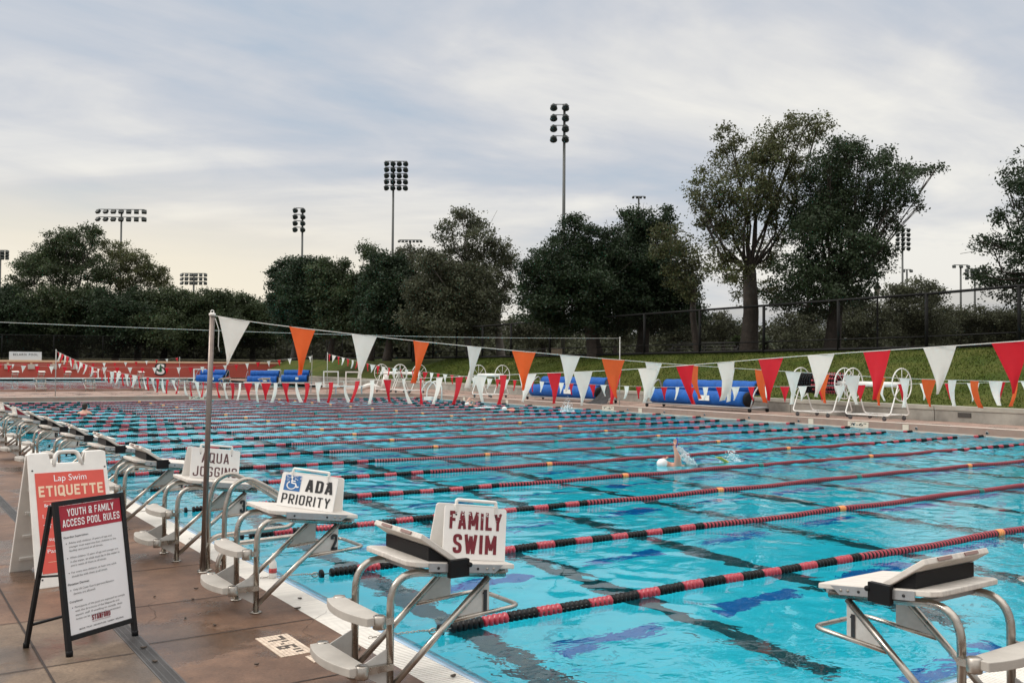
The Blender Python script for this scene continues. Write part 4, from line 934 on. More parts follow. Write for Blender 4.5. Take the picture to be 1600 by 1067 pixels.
face_marker((FX, 24.9, 0.06), R(-90), 0.75, 0.17, '7\'-6"', 'cream depth marker tile below the middle of the right blue cover reel')
for y, lab in ((14.55, 'plain cream tile on the pool face left of the depth marker near the white reels'), (11.1, 'plain cream tile on the right pool face, the nearest one'), (22.9, 'plain cream tile on the right pool face below the blue reel end'), (32.5, 'plain cream tile on the right pool face below the far blue reel'), (36.5, 'plain cream tile near the far right corner of the pool')):
    face_marker((FX, y, 0.06), R(-90), 0.20, 0.17, None, lab)
face_marker((0.9, PY1+0.004, 0.06), 0, 0.75, 0.17, '7\'-6"', 'cream depth marker tile on the far pool face at the left')
face_marker((10.9, PY1+0.004, 0.06), 0, 0.75, 0.17, '7\'-6"', 'cream depth marker tile on the far pool face just left of the brown pole')
# rope anchors on the right face
for k in range(0, 12):
    y = 2.15*k+0.02 if k else 0.02
    t = thing('rope_anchor', 'white cup anchor at the far end of lane rope %d counted from the camera' % (k+1), 'anchor', (FX-0.002, 2.15*k, 0.055), R(-90), 'rope anchors in the right pool face')
    mb = MB(); mb.lathe([(0.042, 0), (0.044, -0.010), (0.028, -0.010)], (0, -0.004, 0), 'y', 12); mb.build('cup', ALU, t)
    mb = MB(); mb.lathe([(0.030, -0.0165), (0.028, -0.019)], (0, -0.004, 0), 'y', 10); mb.build('eye', BLACK, t)
# fallen leaves and bark scraps on the deck and gutter
LEAF_BROWN = mat('fallen_leaf', (0.05, 0.035, 0.025), 0.7, island=0.3)
for i, (x, y, s) in enumerate(((-0.12, 1.30, 0.022), (-0.25, 1.02, 0.024), (-0.06, -0.93, 0.022), (-0.30, -0.15, 0.020), (-0.70, 2.05, 0.016), (-0.90, 0.90, 0.018), (-1.02, 1.20, 0.014), (-0.82, 1.72, 0.016), (-1.05, 1.95, 0.013), (-1.44, 0.62, 0.02), (-1.45, 0.30, 0.022), (-0.95, -0.1, 0.012))):
    mb = MB(); an = random.uniform(0, 6.28); P_ = []
    for a in np.linspace(0, 2*math.pi, 9)[:-1]:
        rx, ry = s*math.cos(a)*random.uniform(0.8, 1.3), 0.55*s*math.sin(a)*random.uniform(0.7, 1.2); P_.append((x+rx*math.cos(an)-ry*math.sin(an), y+rx*math.sin(an)+ry*math.cos(an)))
    mb.prism([(p[0], p[1]) for p in P_], 0.005, 0.012, lambda p, q, v: (p, q, v+0.25*abs(p-x)))
    tag(mb.build('fallen_leaf', LEAF_BROWN), 'small dark dry leaf lying on the deck or gutter', 'leaf', 'fallen leaves by the pool edge')

# ================================================================== LANE ROPES
def disc(x, r, L_, hi):
    """profile of one float along the rope"""
    return [(r*0.45, x-L_/2), (r*0.93, x-L_*0.42), (r, x-L_*0.1), (r*0.97, x+L_*0.2), (r*0.72, x+L_*0.42), (r*0.4, x+L_/2)] if hi else [(r*0.5, x-L_/2), (r, x-L_*0.2), (r*0.75, x+L_*0.45)]
def runs(x0, x1, nb=6, nr=5, p=0.0455, first='b'):
    o = []; x = x0; c = first
    while x < x1-0.05:
        n_ = nb if c == 'b' else nr
        n_ = min(n_, max(1, int(round((x1-x)/p)))); o.append((c, x, n_)); x += n_*p; c = 'r' if c == 'b' else 'b'
    return o
def rope_parts(hi):
    seg = 12 if hi else 7; p = 0.0455 if hi else 0.0455; out_ = []
    for c, x, n_ in runs(0.50, 5.15)+runs(17.45, 21.42, first='r')+[('r', 22.28, 3), ('b', 22.28+3*p, 6)]+[('b', 0.40, 1)]:
        mb = MB(); mb.lathe([q_ for i in range(n_) for q_ in disc(x+p*(i+0.5), 0.046*(0.96+0.06*((i*7) % 3)/2), p*0.74, hi)], (0, 0, 0), 'x', seg)
        out_.append(('float_run', mb, FLOAT_BLACK if c == 'b' else FLOAT_RED))
    q = 0.058
    for xa, xb in ((5.15, 7.63), (7.75, 11.07), (11.19, 14.44), (14.56, 17.45)):
        mb = MB(); x = xa; n_ = round((xb-xa)/q); qq = (xb-xa)/n_; prof = []; dark = []
        for i in range(n_):
            a_ = disc(x+qq*0.25, 0.043, qq*0.46, hi); b_ = [(0.024, x+qq*0.50), (0.040, x+qq*0.56), (0.041, x+qq*0.88), (0.024, x+qq*0.99)]
            prof += a_+b_; dark += [0]*len(a_)+[1]*len(b_); x += qq
        mb.lathe(prof, (0, 0, 0), 'x', seg); mb.mi = [1 if (dark[i] or dark[min(i+1, len(dark)-1)]) else 0 for i in range(len(prof)-1) for _ in range(seg)]+[0, 1]; mb.m2 = FLOAT_GAP
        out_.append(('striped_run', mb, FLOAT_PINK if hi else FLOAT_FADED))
    for m_, mt in ((7.69, FLOAT_ORANGE), (11.13, FLOAT_GREEN), (14.5, FLOAT_ORANGE)):
        mb = MB(); mb.lathe([q_ for d in (-0.035, 0.005, 0.045) for q_ in disc(m_+d, 0.046, 0.038, hi)], (0, 0, 0), 'x', seg)
        out_.append(('marker_float', mb, mt))
    mb = MB(); mb.tube([(0.42, 0, 0), (22.85, 0, 0.0)], 0.006, 5); out_.append(('cable', mb, mat_cable))
    if hi:
        mb = MB(); pts = [(-0.12, 0, 0.035), (0.10, 0, 0.028), (0.26, 0, 0.02), (0.385, 0, 0.005)]; nl = 22
        for i in range(nl):
            t_ = i/nl; s_ = t_*3; j = min(int(s_), 2); f_ = s_-j; a = Vector(pts[j]).lerp(Vector(pts[j+1]), f_); l_ = 0.016
            ax = Vector((0, 1, 0)) if i % 2 else Vector((0, 0, 1)); dx = (Vector(pts[j+1])-Vector(pts[j])).normalized()
            mb.tube([a+dx*l_*math.cos(b)+ax*0.007*math.sin(b) for b in np.linspace(0, 6.283, 11)[:-1]], 0.0024, 5, closed=True)
        mb.tube([(0.36+0.03*math.cos(b), 0, 0.004+0.02*math.sin(b)) for b in np.linspace(0, 6.283, 11)[:-1]], 0.006, 6, closed=True)
        out_.append(('chain', mb, STEEL))
    else:
        mb = MB(); mb.tube([(-0.1, 0, 0.03), (0.40, 0, 0)], 0.005, 5); out_.append(('chain', mb, STEEL))
    for _, mb, _m in out_:                                           # ropes drift a little sideways and bob with the ripples
        mb.v = [(x, y+(0.030*math.sin(0.62*x+0.4)+0.012*math.sin(1.9*x))*min(1, max(0, x-0.5)), z+0.007*math.sin(2.7*x)*min(1, max(0, x-0.5))) for x, y, z in mb.v]
    return out_
mat_cable = mat('wire_cable', (0.10, 0.10, 0.10), 0.4, 0.6)
PROTO = {}
ordn = ['nearest the camera', 'second from the camera', 'third from the camera', 'fourth from the camera', 'fifth from the camera', 'sixth from the camera', 'seventh from the camera', 'eighth from the camera', 'ninth from the camera', 'tenth from the camera', 'eleventh from the camera', 'twelfth from the camera', 'thirteenth from the camera', 'fourteenth from the camera', 'fifteenth from the camera', 'sixteenth from the camera', 'seventeenth from the camera', 'eighteenth from the camera', 'nineteenth from the camera', 'farthest from the camera']
for k in range(20):
    hi = k < 5
    t = thing('lane_rope', 'red and black float lane rope across the pool, '+ordn[k], 'lane rope', (0, 0.05+2.15*k-(0.05 if k else 0), WL+0.022), 0, 'lane ropes across the pool')
    if hi not in PROTO:
        PROTO[hi] = []
        for nm, mb, m_ in rope_parts(hi): o = mb.build(nm, m_, t); PROTO[hi].append(o)
    else:
        for o in PROTO[hi]:
            c = o.copy(); COL.objects.link(c); c.parent = t

# ================================================================== PENNANT STRINGS
def pennant_mesh(kind, m):
    """triangle hanging from z = 0 in the x-z plane, gently folded; a few shapes"""
    rr = random.Random(kind); n = 7; vs = []; fs = []; fold = rr.uniform(0.6, 1.4); sw = rr.uniform(-0.05, 0.05); sgn = rr.choice((-1, 1))
    for j in range(n):
        t_ = j/(n-1); hw = 0.135*(1-t_)**1.12+0.002
        for i in range(5):
            s_ = (i/4-0.5)*2; cur = 0.048*fold*sgn*math.sin(s_*1.9+t_*1.3)*(0.35+t_*0.65)
            vs.append((s_*hw+sw*t_*t_, cur+0.05*sgn*t_*t_*fold-0.02*sgn*s_*t_, -0.415*t_-0.004*(1-s_*s_)))
    for j in range(n-1):
        for i in range(4): fs.append((j*5+i, (j+1)*5+i, (j+1)*5+i+1, j*5+i+1))
    me = bpy.data.meshes.new('pennant'); me.from_pydata(vs, [], fs); me.polygons.foreach_set('use_smooth', [True]*len(fs)); me.materials.append(m); me.update(); return me
PM = {c: [pennant_mesh(i*3+h, m) for i in range(6)] for h, (c, m) in enumerate((('w', F_WHITE), ('r', F_RED), ('o', F_ORANGE)))}
def pennants(label, pts, colours, d0, step, scale=1.0, swing=0.25, cord_r=0.004, tail=None):
    """string through pts with pennants hung every `step` metres from d0"""
    t = thing('pennant_string', label, 'pennants', pts[0], 0, 'strings of swimming pennants')
    P0 = Vector(pts[0]); pts = [Vector(p)-P0 for p in pts]; dense = []
    for i in range(len(pts)-1):                                     # Catmull-Rom through the points
        a = pts[max(i-1, 0)]; b = pts[i]; c = pts[i+1]; d = pts[min(i+2, len(pts)-1)]
        for j in range(12):
            u_ = j/12; dense.append(0.5*((2*b)+(c-a)*u_+(2*a-5*b+4*c-d)*u_*u_+(3*b-a-3*c+d)*u_**3))
    dense.append(pts[-1]); MB().tube(dense, cord_r, 5).build('cord', CORD, t)
    acc = 0; nxt = d0; i = 0
    for a, b in zip(dense[:-1], dense[1:]):
        ln = (b-a).length
        while acc+ln >= nxt:
            p = a.lerp(b, (nxt-acc)/ln); d = (b-a).normalized(); az = math.atan2(d.y, d.x)
            o = put('pennant', random.choice(PM[colours[i % len(colours)]]), t); o.location = p
            o.rotation_euler = Euler((random.gauss(0, swing*0.35), -math.asin(d.z), az+random.gauss(0, swing)), 'XYZ'); o.scale = (scale*random.uniform(0.95, 1.05), 1, scale*random.uniform(0.93, 1.05))
            nxt += step; i += 1
        acc += ln
    if tail: MB().tube([Vector(q)-P0 for q in tail], cord_r, 5).build('cord_tail', CORD, t)
    return t
pennants('string of white and orange pennants running from the brown pole over the pool', [(-0.45, 2.57, 2.245), (0.22, 2.5, 2.165), (2.08, 2.5, 2.025), (4.58, 2.5, 1.88), (6.88, 2.5, 1.785), (9.62, 2.5, 1.685), (12.25, 2.5, 1.635), (15, 2.5, 1.60), (19, 2.5, 1.60), (23.3, 2.6, 1.66)],
         'wo', 0.19, 0.622, tail=[(-0.43, 2.55, 2.22), (-0.40, 2.54, 2.12), (-0.405, 2.53, 1.98), (-0.395, 2.53, 1.93)])
pennants('long string of red and white pennants lengthwise over the near lanes', [(4.57, -3.1, 2.15), (4.57, -1.87, 2.055), (4.57, 0.23, 1.945), (4.57, 2.63, 1.80), (4.57, 4.98, 1.71), (4.57, 9.24, 1.56), (4.57, 12.73, 1.44), (4.57, 17.68, 1.34), (4.57, 22, 1.31), (4.57, 27, 1.37), (4.57, 35, 1.62), (4.5, 43.5, 2.33)],
         'rw', 1.34, 0.605)
pennants('string of small looking red and white pennants lengthwise over the far lanes', [(18.25, -3.1, 2.15), (18.25, 5.18, 1.57), (18.25, 7.81, 1.46), (18.25, 12.38, 1.28), (18.25, 17.77, 1.16), (18.25, 23.97, 1.23), (18.25, 28.15, 1.31), (18.25, 33.22, 1.53), (18.25, 37.23, 1.75), (18.25, 43.5, 2.38)],
         'rw', 0.4, 0.605)
pennants('string of tiny white and red pennants across the near end of the far pool', [(-6, 57, 1.95), (3.57, 57, 1.60), (10, 57, 1.50), (15.9, 57, 1.60), (22.9, 57, 2.35)], 'wr', 0.3, 0.75)
pennants('farthest string of tiny pennants in front of the red wall', [(0, 89, 1.8), (6.9, 89, 1.58), (10.75, 89, 1.60), (17.64, 89, 1.83), (22.4, 89, 2.32)], 'wr', 0.3, 0.95)
t = thing('overhead_wire', 'thin plain wire running high across the pool to the tall white pole', 'wire', (23.3, 24.65, 3.0))
MB().tube([Vector((23.3-24.6*s, 24.65-6.2*s, 3.0-0.28*s-0.12*math.sin(math.pi*s)))-Vector((23.3, 24.65, 3.0)) for s in np.linspace(0, 1, 30)], 0.006, 5).build('wire_strand', CORD, t)

# ================================================================== REELS AND POOLSIDE EQUIPMENT
def cover_reel(label, loc, rz, L_=5.6, group='blue pool cover reels'):
    t = thing('cover_reel', label, 'cover reel', loc, rz, group)
    for nm, (yo, z, r_, x0, x1) in (('front_roll', (-0.28, 0.46, 0.30, -L_/2+0.25, L_/2-0.35)), ('back_roll', (0.22, 0.88, 0.27, -L_/2+0.5, L_/2-0.25))):
        mb = MB(); n_ = 26; prof = [(r_*0.4, x0)]
        for i in range(n_+1):
            prof.append((r_*(0.97+0.05*math.sin(i*1.7+yo*9)*math.sin(i*0.6)), x0+(x1-x0)*i/n_))
        prof.append((r_*0.4, x1)); mb.lathe(prof, (0, yo, z), 'x', 22); ro = mb.build(nm, BLUE_COVER, t)
        mb = MB(); mb.lathe([(0.05, x0-0.12), (0.05, x0-0.01)], (0, yo, z), 'x', 10); mb.lathe([(r_*0.9, x1+0.01), (r_*0.95, x1+0.08), (r_*0.6, x1+0.12)], (0, yo, z), 'x', 18); mb.build('reel_end', BLACK, ro)
    mb = MB(); mb.box((0.55, -0.585, 0.47), (0.55, 0.012, 0.20)); mb.build('strap_patch', WHITE_EDGE, t)
    mb = MB()
    for y in (-0.50, 0.45): mb.tube([(-L_/2, y, 0.16), (L_/2, y, 0.16)], 0.03, 8)
    for x in (-L_/2, L_/2):
        mb.tube([(x, -0.50, 0.16), (x, 0.45, 0.16)], 0.03, 8); mb.tube(rounded([(x, -0.50, 0.16), (x, -0.30, 0.75), (x, 0.22, 1.18), (x, 0.40, 0.75), (x, 0.45, 0.16)], 0.2, 5), 0.03, 8)
    mb.build('reel_frame', ALU, t)
    for x in (-L_/2+0.05, L_/2-0.05):
        for y in (-0.5, 0.45):
            mb = MB(); mb.lathe([(0.03, -0.03), (0.075, -0.025), (0.075, 0.025), (0.03, 0.03)], (x, y, 0.076), 'y', 12); mb.build('caster', BLACK, t)
    return t
c1 = cover_reel('long blue pool cover reel on the right deck, nearest of the blue reels', (24.25, 20.7, DZ), R(-90))
c2 = dup(c1, (24.35, 29.4, DZ), R(-90), 'blue pool cover reel on the right deck behind the white and orange pennants')
pA = [at(332, 594, 72), at(412, 595, 68), at(462, 594, 76)]
for i, p in enumerate(pA):
    c = dup(c1, (p.x, p.y, DZ), [R(-40), R(-32), R(-35)][i], ['small looking blue cover reel just right of the brown pole top pennant', 'blue cover reel beyond the far deck, middle of the distant three', 'blue cover reel beyond the far deck, rightmost of the distant three'][i])
    c.scale = (0.42, 1, 1)
def line_reel(label, loc, rz, full, group='white lane rope storage reels'):
    t = thing('rope_reel', label, 'rope reel', loc, rz, group); L_ = 1.78
    for x in (-L_/2, L_/2):
        mb = MB(); rad = 0.515
        mb.tube([(x, rad*math.cos(a), 1.14+rad*math.sin(a)) for a in np.linspace(0, 2*math.pi, 37)[:-1]], 0.020, 8, closed=True)
        for a in np.linspace(0, 2*math.pi, 9)[:-1]: mb.tube([(x, 0.05*math.cos(a), 1.14+0.05*math.sin(a)), (x, rad*math.cos(a), 1.14+rad*math.sin(a))], 0.010, 6)
        mb.lathe([(0.07, -0.04), (0.07, 0.04)], (x, 0, 1.14), 'x', 12); mb.build('spoked_wheel', WHITE_PAINT, t)
    mb = MB(); mb.lathe([(0.085, -L_/2+0.02), (0.085, L_/2-0.02)], (0, 0, 1.14), 'x', 16); mb.build('drum', WHITE_PAINT, t)
    if full:
        mbr, mbk = MB(), MB(); rr = random.Random(4)
        for x in np.arange(-L_/2+0.12, L_/2-0.1, 0.10):
            for j, a in enumerate(np.arange(0, 2*math.pi, 0.24)):
                for rad in (0.25, 0.32):
                    (mbr if ((j+int(x*20)) % 2 and x > -0.25) else mbk).ball((x+rr.uniform(-.01, .01), rad*math.cos(a), 1.14+rad*math.sin(a)), 0.045, 6, 4)
        mbr.build('wound_red_floats', FLOAT_PINK, t); mbk.build('wound_black_floats', FLOAT_BLACK, t)
    mb = MB()
    for x in (-L_/2+0.07, L_/2-0.07):
        pts = rounded([(x, -0.08, 1.14), (x, -0.52, 0.17), (x*0.4, -0.52, 0.17)], 0.12, 5); mb.tube(pts, 0.022, 8); pts = rounded([(x, 0.08, 1.14), (x, 0.52, 0.17), (x*0.4, 0.52, 0.17)], 0.12, 5); mb.tube(pts, 0.022, 8)
    for y in (-0.52, 0.52): mb.tube([(-L_/2*0.5, y, 0.17), (L_/2*0.5, y, 0.17)], 0.022, 8)
    for x in (-0.55, 0.55): mb.tube([(x, -0.52, 0.17), (x, 0.52, 0.17)], 0.018, 8)
    mb.build('tube_frame', WHITE_PAINT, t)
    for x in (-0.62, 0.62):
        for y in (-0.52, 0.52):
            mb = MB(); mb.lathe([(0.03, -0.02), (0.07, -0.018), (0.07, 0.018), (0.03, 0.02)], (x, y, 0.071), 'y', 12); mb.box((x, y, 0.13), (0.04, 0.05, 0.05)); mb.build('caster', GREY_INK, t)
    return t
r1 = line_reel('white spoked reel wound with red and black lane rope on the right deck', (24.05, 15.0, DZ), R(-90), True)
r2 = line_reel('empty white spoked reel on the right deck in front of the grass bank', (24.0, 12.85, DZ), R(-90), False)
p = at(766, 606, 48.5); dup(r2, (p.x, p.y, DZ), R(-80), 'white spoked reel seen between pennants left of the farther blue cover reel')
p = at(610, 600, 56); dup(r2, (p.x, p.y, DZ), R(-80), 'distant white spoked reel behind the far right pool corner, left one')
p = at(640, 600, 55); dup(r2, (p.x, p.y, DZ), R(-80), 'distant white spoked reel behind the far right pool corner, right one')
# white goal frames
for i, (u_, dep) in enumerate(((428, 78), (517, 64), (552, 62), (312, 78))):
    p = at(u_, 596, dep); t = thing('goal_frame', ['white water polo goal frame between two distant blue reels', 'white water polo goal frame right of the distant blue reels, left one', 'white water polo goal frame behind a hanging white pennant, right one', 'white goal frame in front of the right end of the red wall'][i], 'goal', (p.x, p.y, DZ), R(-30), 'water polo goals on the far deck')
    mb = MB()
    mb.box((-0.48, 0, 0.62), (0.08, 0.08, 0.95)); mb.box((0.48, 0, 0.62), (0.08, 0.08, 0.95)); mb.box((0, 0, 1.13), (1.04, 0.08, 0.08)); mb.build('goal_mouth', WHITE_PAINT, t)
    mb = MB(); mb.box((0, 0.15, 0.075), (1.1, 0.6, 0.14)); mb.tube([(-0.48, 0.05, 1.1), (-0.48, 0.45, 0.15)], 0.02, 6); mb.tube([(0.48, 0.05, 1.1), (0.48, 0.45, 0.15)], 0.02, 6); mb.build('float_base', WHITE_EDGE, t)
p = at(588, 599, 58); t = thing('inflatable_slide', 'white lumpy inflatable tube lying folded on the far deck', 'inflatable', (p.x, p.y, DZ), R(-30))
mb = MB(); mb.tube(rounded([(-1.0, 0, 0.12), (-0.35, 0, 0.42), (0.25, 0, 0.14)], 0.3, 5), 0.14, 10); mb.tube([(0.45, 0, 0.12), (0.62, 0.05, 1.15)], [0.2, 0.16], 10); mb.tube([(0.62, 0.05, 1.15), (0.35, 0, 1.35)], [0.15, 0.08], 8); mb.build('tube_body', WHITE_EDGE, t)
p = at(683, 618, 44); t = thing('pool_ladder', 'white pool ladder rails at the far right pool corner', 'ladder', (p.x-0.4, p.y, DZ), R(-60))
for y in (-0.25, 0.25): MB().tube(rounded([(-0.3, y, 0), (-0.3, y, 0.5), (0.1, y, 0.95), (0.5, y, 0.75), (0.5, y, 0.0)], 0.25, 5), 0.028, 8).build('rail', WHITE_PAINT, t)
mb = MB(); mb.box((0.05, 0, 0.1), (0.4, 0.5, 0.16)); mb.build('step', WHITE_EDGE, t)
# folded black tarpaulin at the reel end
t = thing('tarpaulin', 'black tarpaulin draped off the right end of the farther blue reel', 'tarpaulin', (24.0, 26.0, DZ), 0)
mb = MB(); vs = []; n_ = 14
for i in range(n_):
    for j in range(8):
        a = i/(n_-1); b = j/7; h = 1.5*(1-b)**1.6*(0.5+0.5*math.sin(a*3.1)); vs.append((-0.9*b+0.05*math.sin(i*2.3+j), (a-0.5)*(0.45+0.9*b)+0.04*math.sin(j*2+i), 0.02+h+0.03*math.sin(i*3+j*2)**2))
mb.add(vs, [(i*8+j, i*8+j+1, (i+1)*8+j+1, (i+1)*8+j) for i in range(n_-1) for j in range(7)], True); mb.build('tarp_sheet', mat('black_tarp', (0.008, 0.008, 0.009), 0.6), t)
# metal tables on the far deck
for i, (u_, v_, dep) in enumerate(((545, 604, 52), (505, 603, 55), (402, 603, 60))):
    p = at(u_, v_, dep); t = thing('bench', ['low white bench on the far deck below the goal frames', 'low white bench on the far deck near the thin far pole', 'low white bench on the far deck below the distant blue reels'][i], 'bench', (p.x, p.y, DZ), R(-20), 'benches on the far deck')
    mb = MB(); mb.box((0, 0, 0.44), (1.7, 0.32, 0.05)); mb.build('seat', WHITE_PAINT, t)
    for x in (-0.7, 0.7): mb = MB(); mb.box((x, 0, 0.21), (0.06, 0.28, 0.42)); mb.build('leg', ALU, t)

# ================================================================== PEOPLE
def skin_body(name, chain, m, parent, sub=2):
    """chain: list of (index, parent index, position, radius)"""
    me = bpy.data.meshes.new(name); me.from_pydata([c[1] for c in chain], [(c[0], i) for i, c in enumerate(chain) if c[0] is not None], [])
    me.materials.append(m); o = bpy.data.objects.new(name, me); COL.objects.link(o); o.parent = parent
    md = o.modifiers.new('skin', 'SKIN'); md.use_smooth_shade = True
    for i, c in enumerate(chain):
        r_ = c[2]; me.skin_vertices[0].data[i].radius = r_ if isinstance(r_, tuple) else (r_, r_); me.skin_vertices[0].data[i].use_root = (i == 0)
    s = o.modifiers.new('sub', 'SUBSURF'); s.levels = sub; s.render_levels = sub
    return o
# backstroke swimmer: on the back, head towards the near wall, left arm up with a blue paddle
t = thing('person', 'swimmer on their back in white cap raising one arm with a blue paddle', 'person', (9.75, 7.45, WL+0.035))
B = [(None, (0.62, 0, -0.20), (0.14, 0.10)), (0, (0.30, 0, -0.14), (0.15, 0.10)), (1, (0.05, 0, -0.09), (0.16, 0.10)), (2, (-0.08, 0, -0.04), 0.065), (3, (-0.20, 0, 0.02), 0.095), (4, (-0.29, 0, 0.03), 0.07),
     (2, (0.00, -0.17, -0.03), 0.078), (6, (-0.03, -0.21, 0.06), 0.072), (7, (-0.07, -0.23, 0.17), 0.058), (8, (-0.10, -0.22, 0.26), 0.038), (9, (-0.11, -0.20, 0.335), 0.029), (10, (-0.105, -0.195, 0.37), 0.036),
     (2, (0.02, 0.17, -0.10), 0.060), (12, (0.25, 0.24, -0.22), 0.045), (13, (0.48, 0.24, -0.26), 0.035), (14, (0.58, 0.22, -0.26), 0.03),
     (0, (0.80, -0.09, -0.22), 0.075), (16, (1.10, -0.10, -0.16), 0.055), (17, (1.32, -0.10, -0.18), 0.042), (18, (1.44, -0.10, -0.10), 0.032),
     (0, (0.80, 0.09, -0.28), 0.075), (20, (1.12, 0.10, -0.34), 0.055), (21, (1.40, 0.10, -0.42), 0.04)]
skin_body('body', B, SKIN, t)
HX, HY, HZ = -0.105, -0.195, 0.375
hnd = [(None, (HX, HY, HZ), 0.030)]
for i, (dy, ln) in enumerate(((-0.030, 0.075), (-0.012, 0.088), (0.008, 0.082), (0.026, 0.066))):
    hnd.append((0, (HX+0.005, HY+dy, HZ+0.03), 0.010)); hnd.append((len(hnd)-1, (HX+0.015, HY+dy*1.2, HZ+0.03+ln*0.55), 0.009)); hnd.append((len(hnd)-1, (HX+0.005, HY+dy*1.25, HZ+0.03+ln), 0.008))
hnd.append((0, (HX-0.01, HY-0.045, HZ+0.015), 0.010)); hnd.append((len(hnd)-1, (HX-0.01, HY-0.065, HZ+0.05), 0.008))
skin_body('hand', hnd, SKIN, t, 1)
mb = MB(); mb.prism([(0.075*math.cos(a), 0.11*math.sin(a)) for a in np.linspace(0, 2*math.pi, 17)[:-1]], 0.0, 0.012, lambda p, q, v: (HX+0.03+v+0.25*q+0.4*p, HY-0.005+p*0.9, HZ+0.04+q*0.9)); mb.build('hand_paddle', mat('blue_paddle', (0.02, 0.10, 0.42), 0.35), t)
mb = MB(); mb.ball((-0.235, 0, 0.018), (0.118, 0.090, 0.092), 18, 12); mb.build('swim_cap', CAP, t)
mb = MB(); mb.ball((-0.11, 0, 0.125), (0.022, 0.017, 0.020), 10, 8); mb.ball((-0.17, -0.036, 0.113), (0.020, 0.024, 0.014), 10, 8); mb.ball((-0.17, 0.036, 0.113), (0.020, 0.024, 0.014), 10, 8); mb.build('face', SKIN, t)
for zz, dy, dx in ((-0.045, -0.10, 1.46), (-0.40, 0.10, 1.42)):
    mb = MB(); vs = [(dx-0.05, dy-0.05, zz-0.01), (dx-0.05, dy+0.05, zz-0.01), (dx-0.05, dy+0.05, zz+0.03), (dx-0.05, dy-0.05, zz+0.03), (dx-0.34*0-0.30, dy-0.085, zz+0.115), (dx-0.30, dy+0.085, zz+0.115), (dx-0.30, dy+0.085, zz+0.130), (dx-0.30, dy-0.085, zz+0.130)]
    mb.add(vs, [(0,1,2,3)[::-1], (4,5,6,7), (0,1,5,4), (2,3,7,6), (1,2,6,5), (3,0,4,7)])
    mb.build('swim_fin', YELLOW, t, 0.008)
# standing swimmer far left: head and shoulders above the water
t = thing('person', 'dark haired swimmer standing bare shouldered in the far left lanes', 'person', (3.62, 31.2, WL), R(60))
B = [(None, (0, 0, -0.85), (0.16, 0.12)), (0, (0, 0, -0.45), (0.17, 0.115)), (1, (0, 0, -0.10), (0.20, 0.12)), (2, (0, 0, 0.06), (0.13, 0.085)), (3, (0, 0, 0.14), 0.062), (4, (0.015, 0, 0.25), 0.088), (5, (0.01, 0, 0.33), 0.082),
     (3, (0, 0.21, 0.02), 0.068), (7, (0.03, 0.27, -0.22), 0.052), (8, (0.15, 0.25, -0.42), 0.04), (9, (0.24, 0.2, -0.46), 0.035), (3, (0, -0.21, 0.02), 0.068), (11, (0.03, -0.27, -0.22), 0.052), (12, (0.15, -0.25, -0.42), 0.04), (13, (0.24, -0.2, -0.46), 0.035),
     (0, (0.02, 0.11, -1.3), 0.085), (15, (0, 0.11, -1.75), 0.06), (0, (0.02, -0.11, -1.3), 0.085), (17, (0, -0.11, -1.75), 0.06)]
skin_body('body', B, SKIN, t)
mb = MB(); mb.ball((-0.015, 0, 0.315), (0.105, 0.098, 0.105), 16, 10); mb.ball((-0.06, 0, 0.24), (0.06, 0.09, 0.09), 12, 8); mb.build('hair', HAIR, t)
mb = MB(); mb.ball((0.105, 0, 0.245), (0.022, 0.014, 0.022), 8, 6); mb.ball((0.0, 0.09, 0.25), (0.02, 0.012, 0.03), 8, 6); mb.ball((0.0, -0.09, 0.25), (0.02, 0.012, 0.03), 8, 6); mb.build('face', SKIN, t)
def crawl(label, loc, rz, cap=CAP, armup=True):
    t = thing('person', label, 'person', loc, rz, 'swimmers at the far right lane ends')
    B = [(None, (-0.7, 0, -0.16), (0.13, 0.10)), (0, (-0.35, 0, -0.08), (0.15, 0.10)), (1, (-0.12, 0, -0.03), (0.17, 0.10)), (2, (0.02, 0, 0.0), 0.07), (3, (0.13, 0, 0.05), 0.095), (4, (0.20, 0, 0.03), 0.075),
         (2, (-0.08, 0.18, 0.02), 0.065), (6, (-0.18, 0.30, 0.22 if armup else 0.02), 0.05), (7, (0.05, 0.34, 0.30 if armup else -0.05), 0.04), (8, (0.22, 0.32, 0.16 if armup else -0.08), 0.034),
         (2, (-0.08, -0.18, -0.04), 0.065), (10, (0.15, -0.22, -0.12), 0.05), (11, (0.40, -0.2, -0.16), 0.038), (0, (-1.1, 0.1, -0.2), 0.07), (13, (-1.5, 0.1, -0.18), 0.045), (0, (-1.1, -0.1, -0.24), 0.07), (15, (-1.5, -0.1, -0.2), 0.045)]
    skin_body('body', B, SKIN, t); mb = MB(); mb.ball((0.14, 0, 0.075), (0.115, 0.10, 0.095), 14, 9); mb.build('swim_cap', cap, t); return t
crawl('swimmer in white cap with a raised arm at the far lane end, left one', (20.1, 31.4, WL), R(150))
crawl('swimmer with a dark cap and pink skin at the far lane end, right one', (20.9, 33.2, WL), R(200), mat('dark_cap', (0.02, 0.02, 0.03), 0.4))
crawl('swimmer in white cap low in the water left of the tall splash', (19.1, 26.9, WL), R(190), CAP, False)
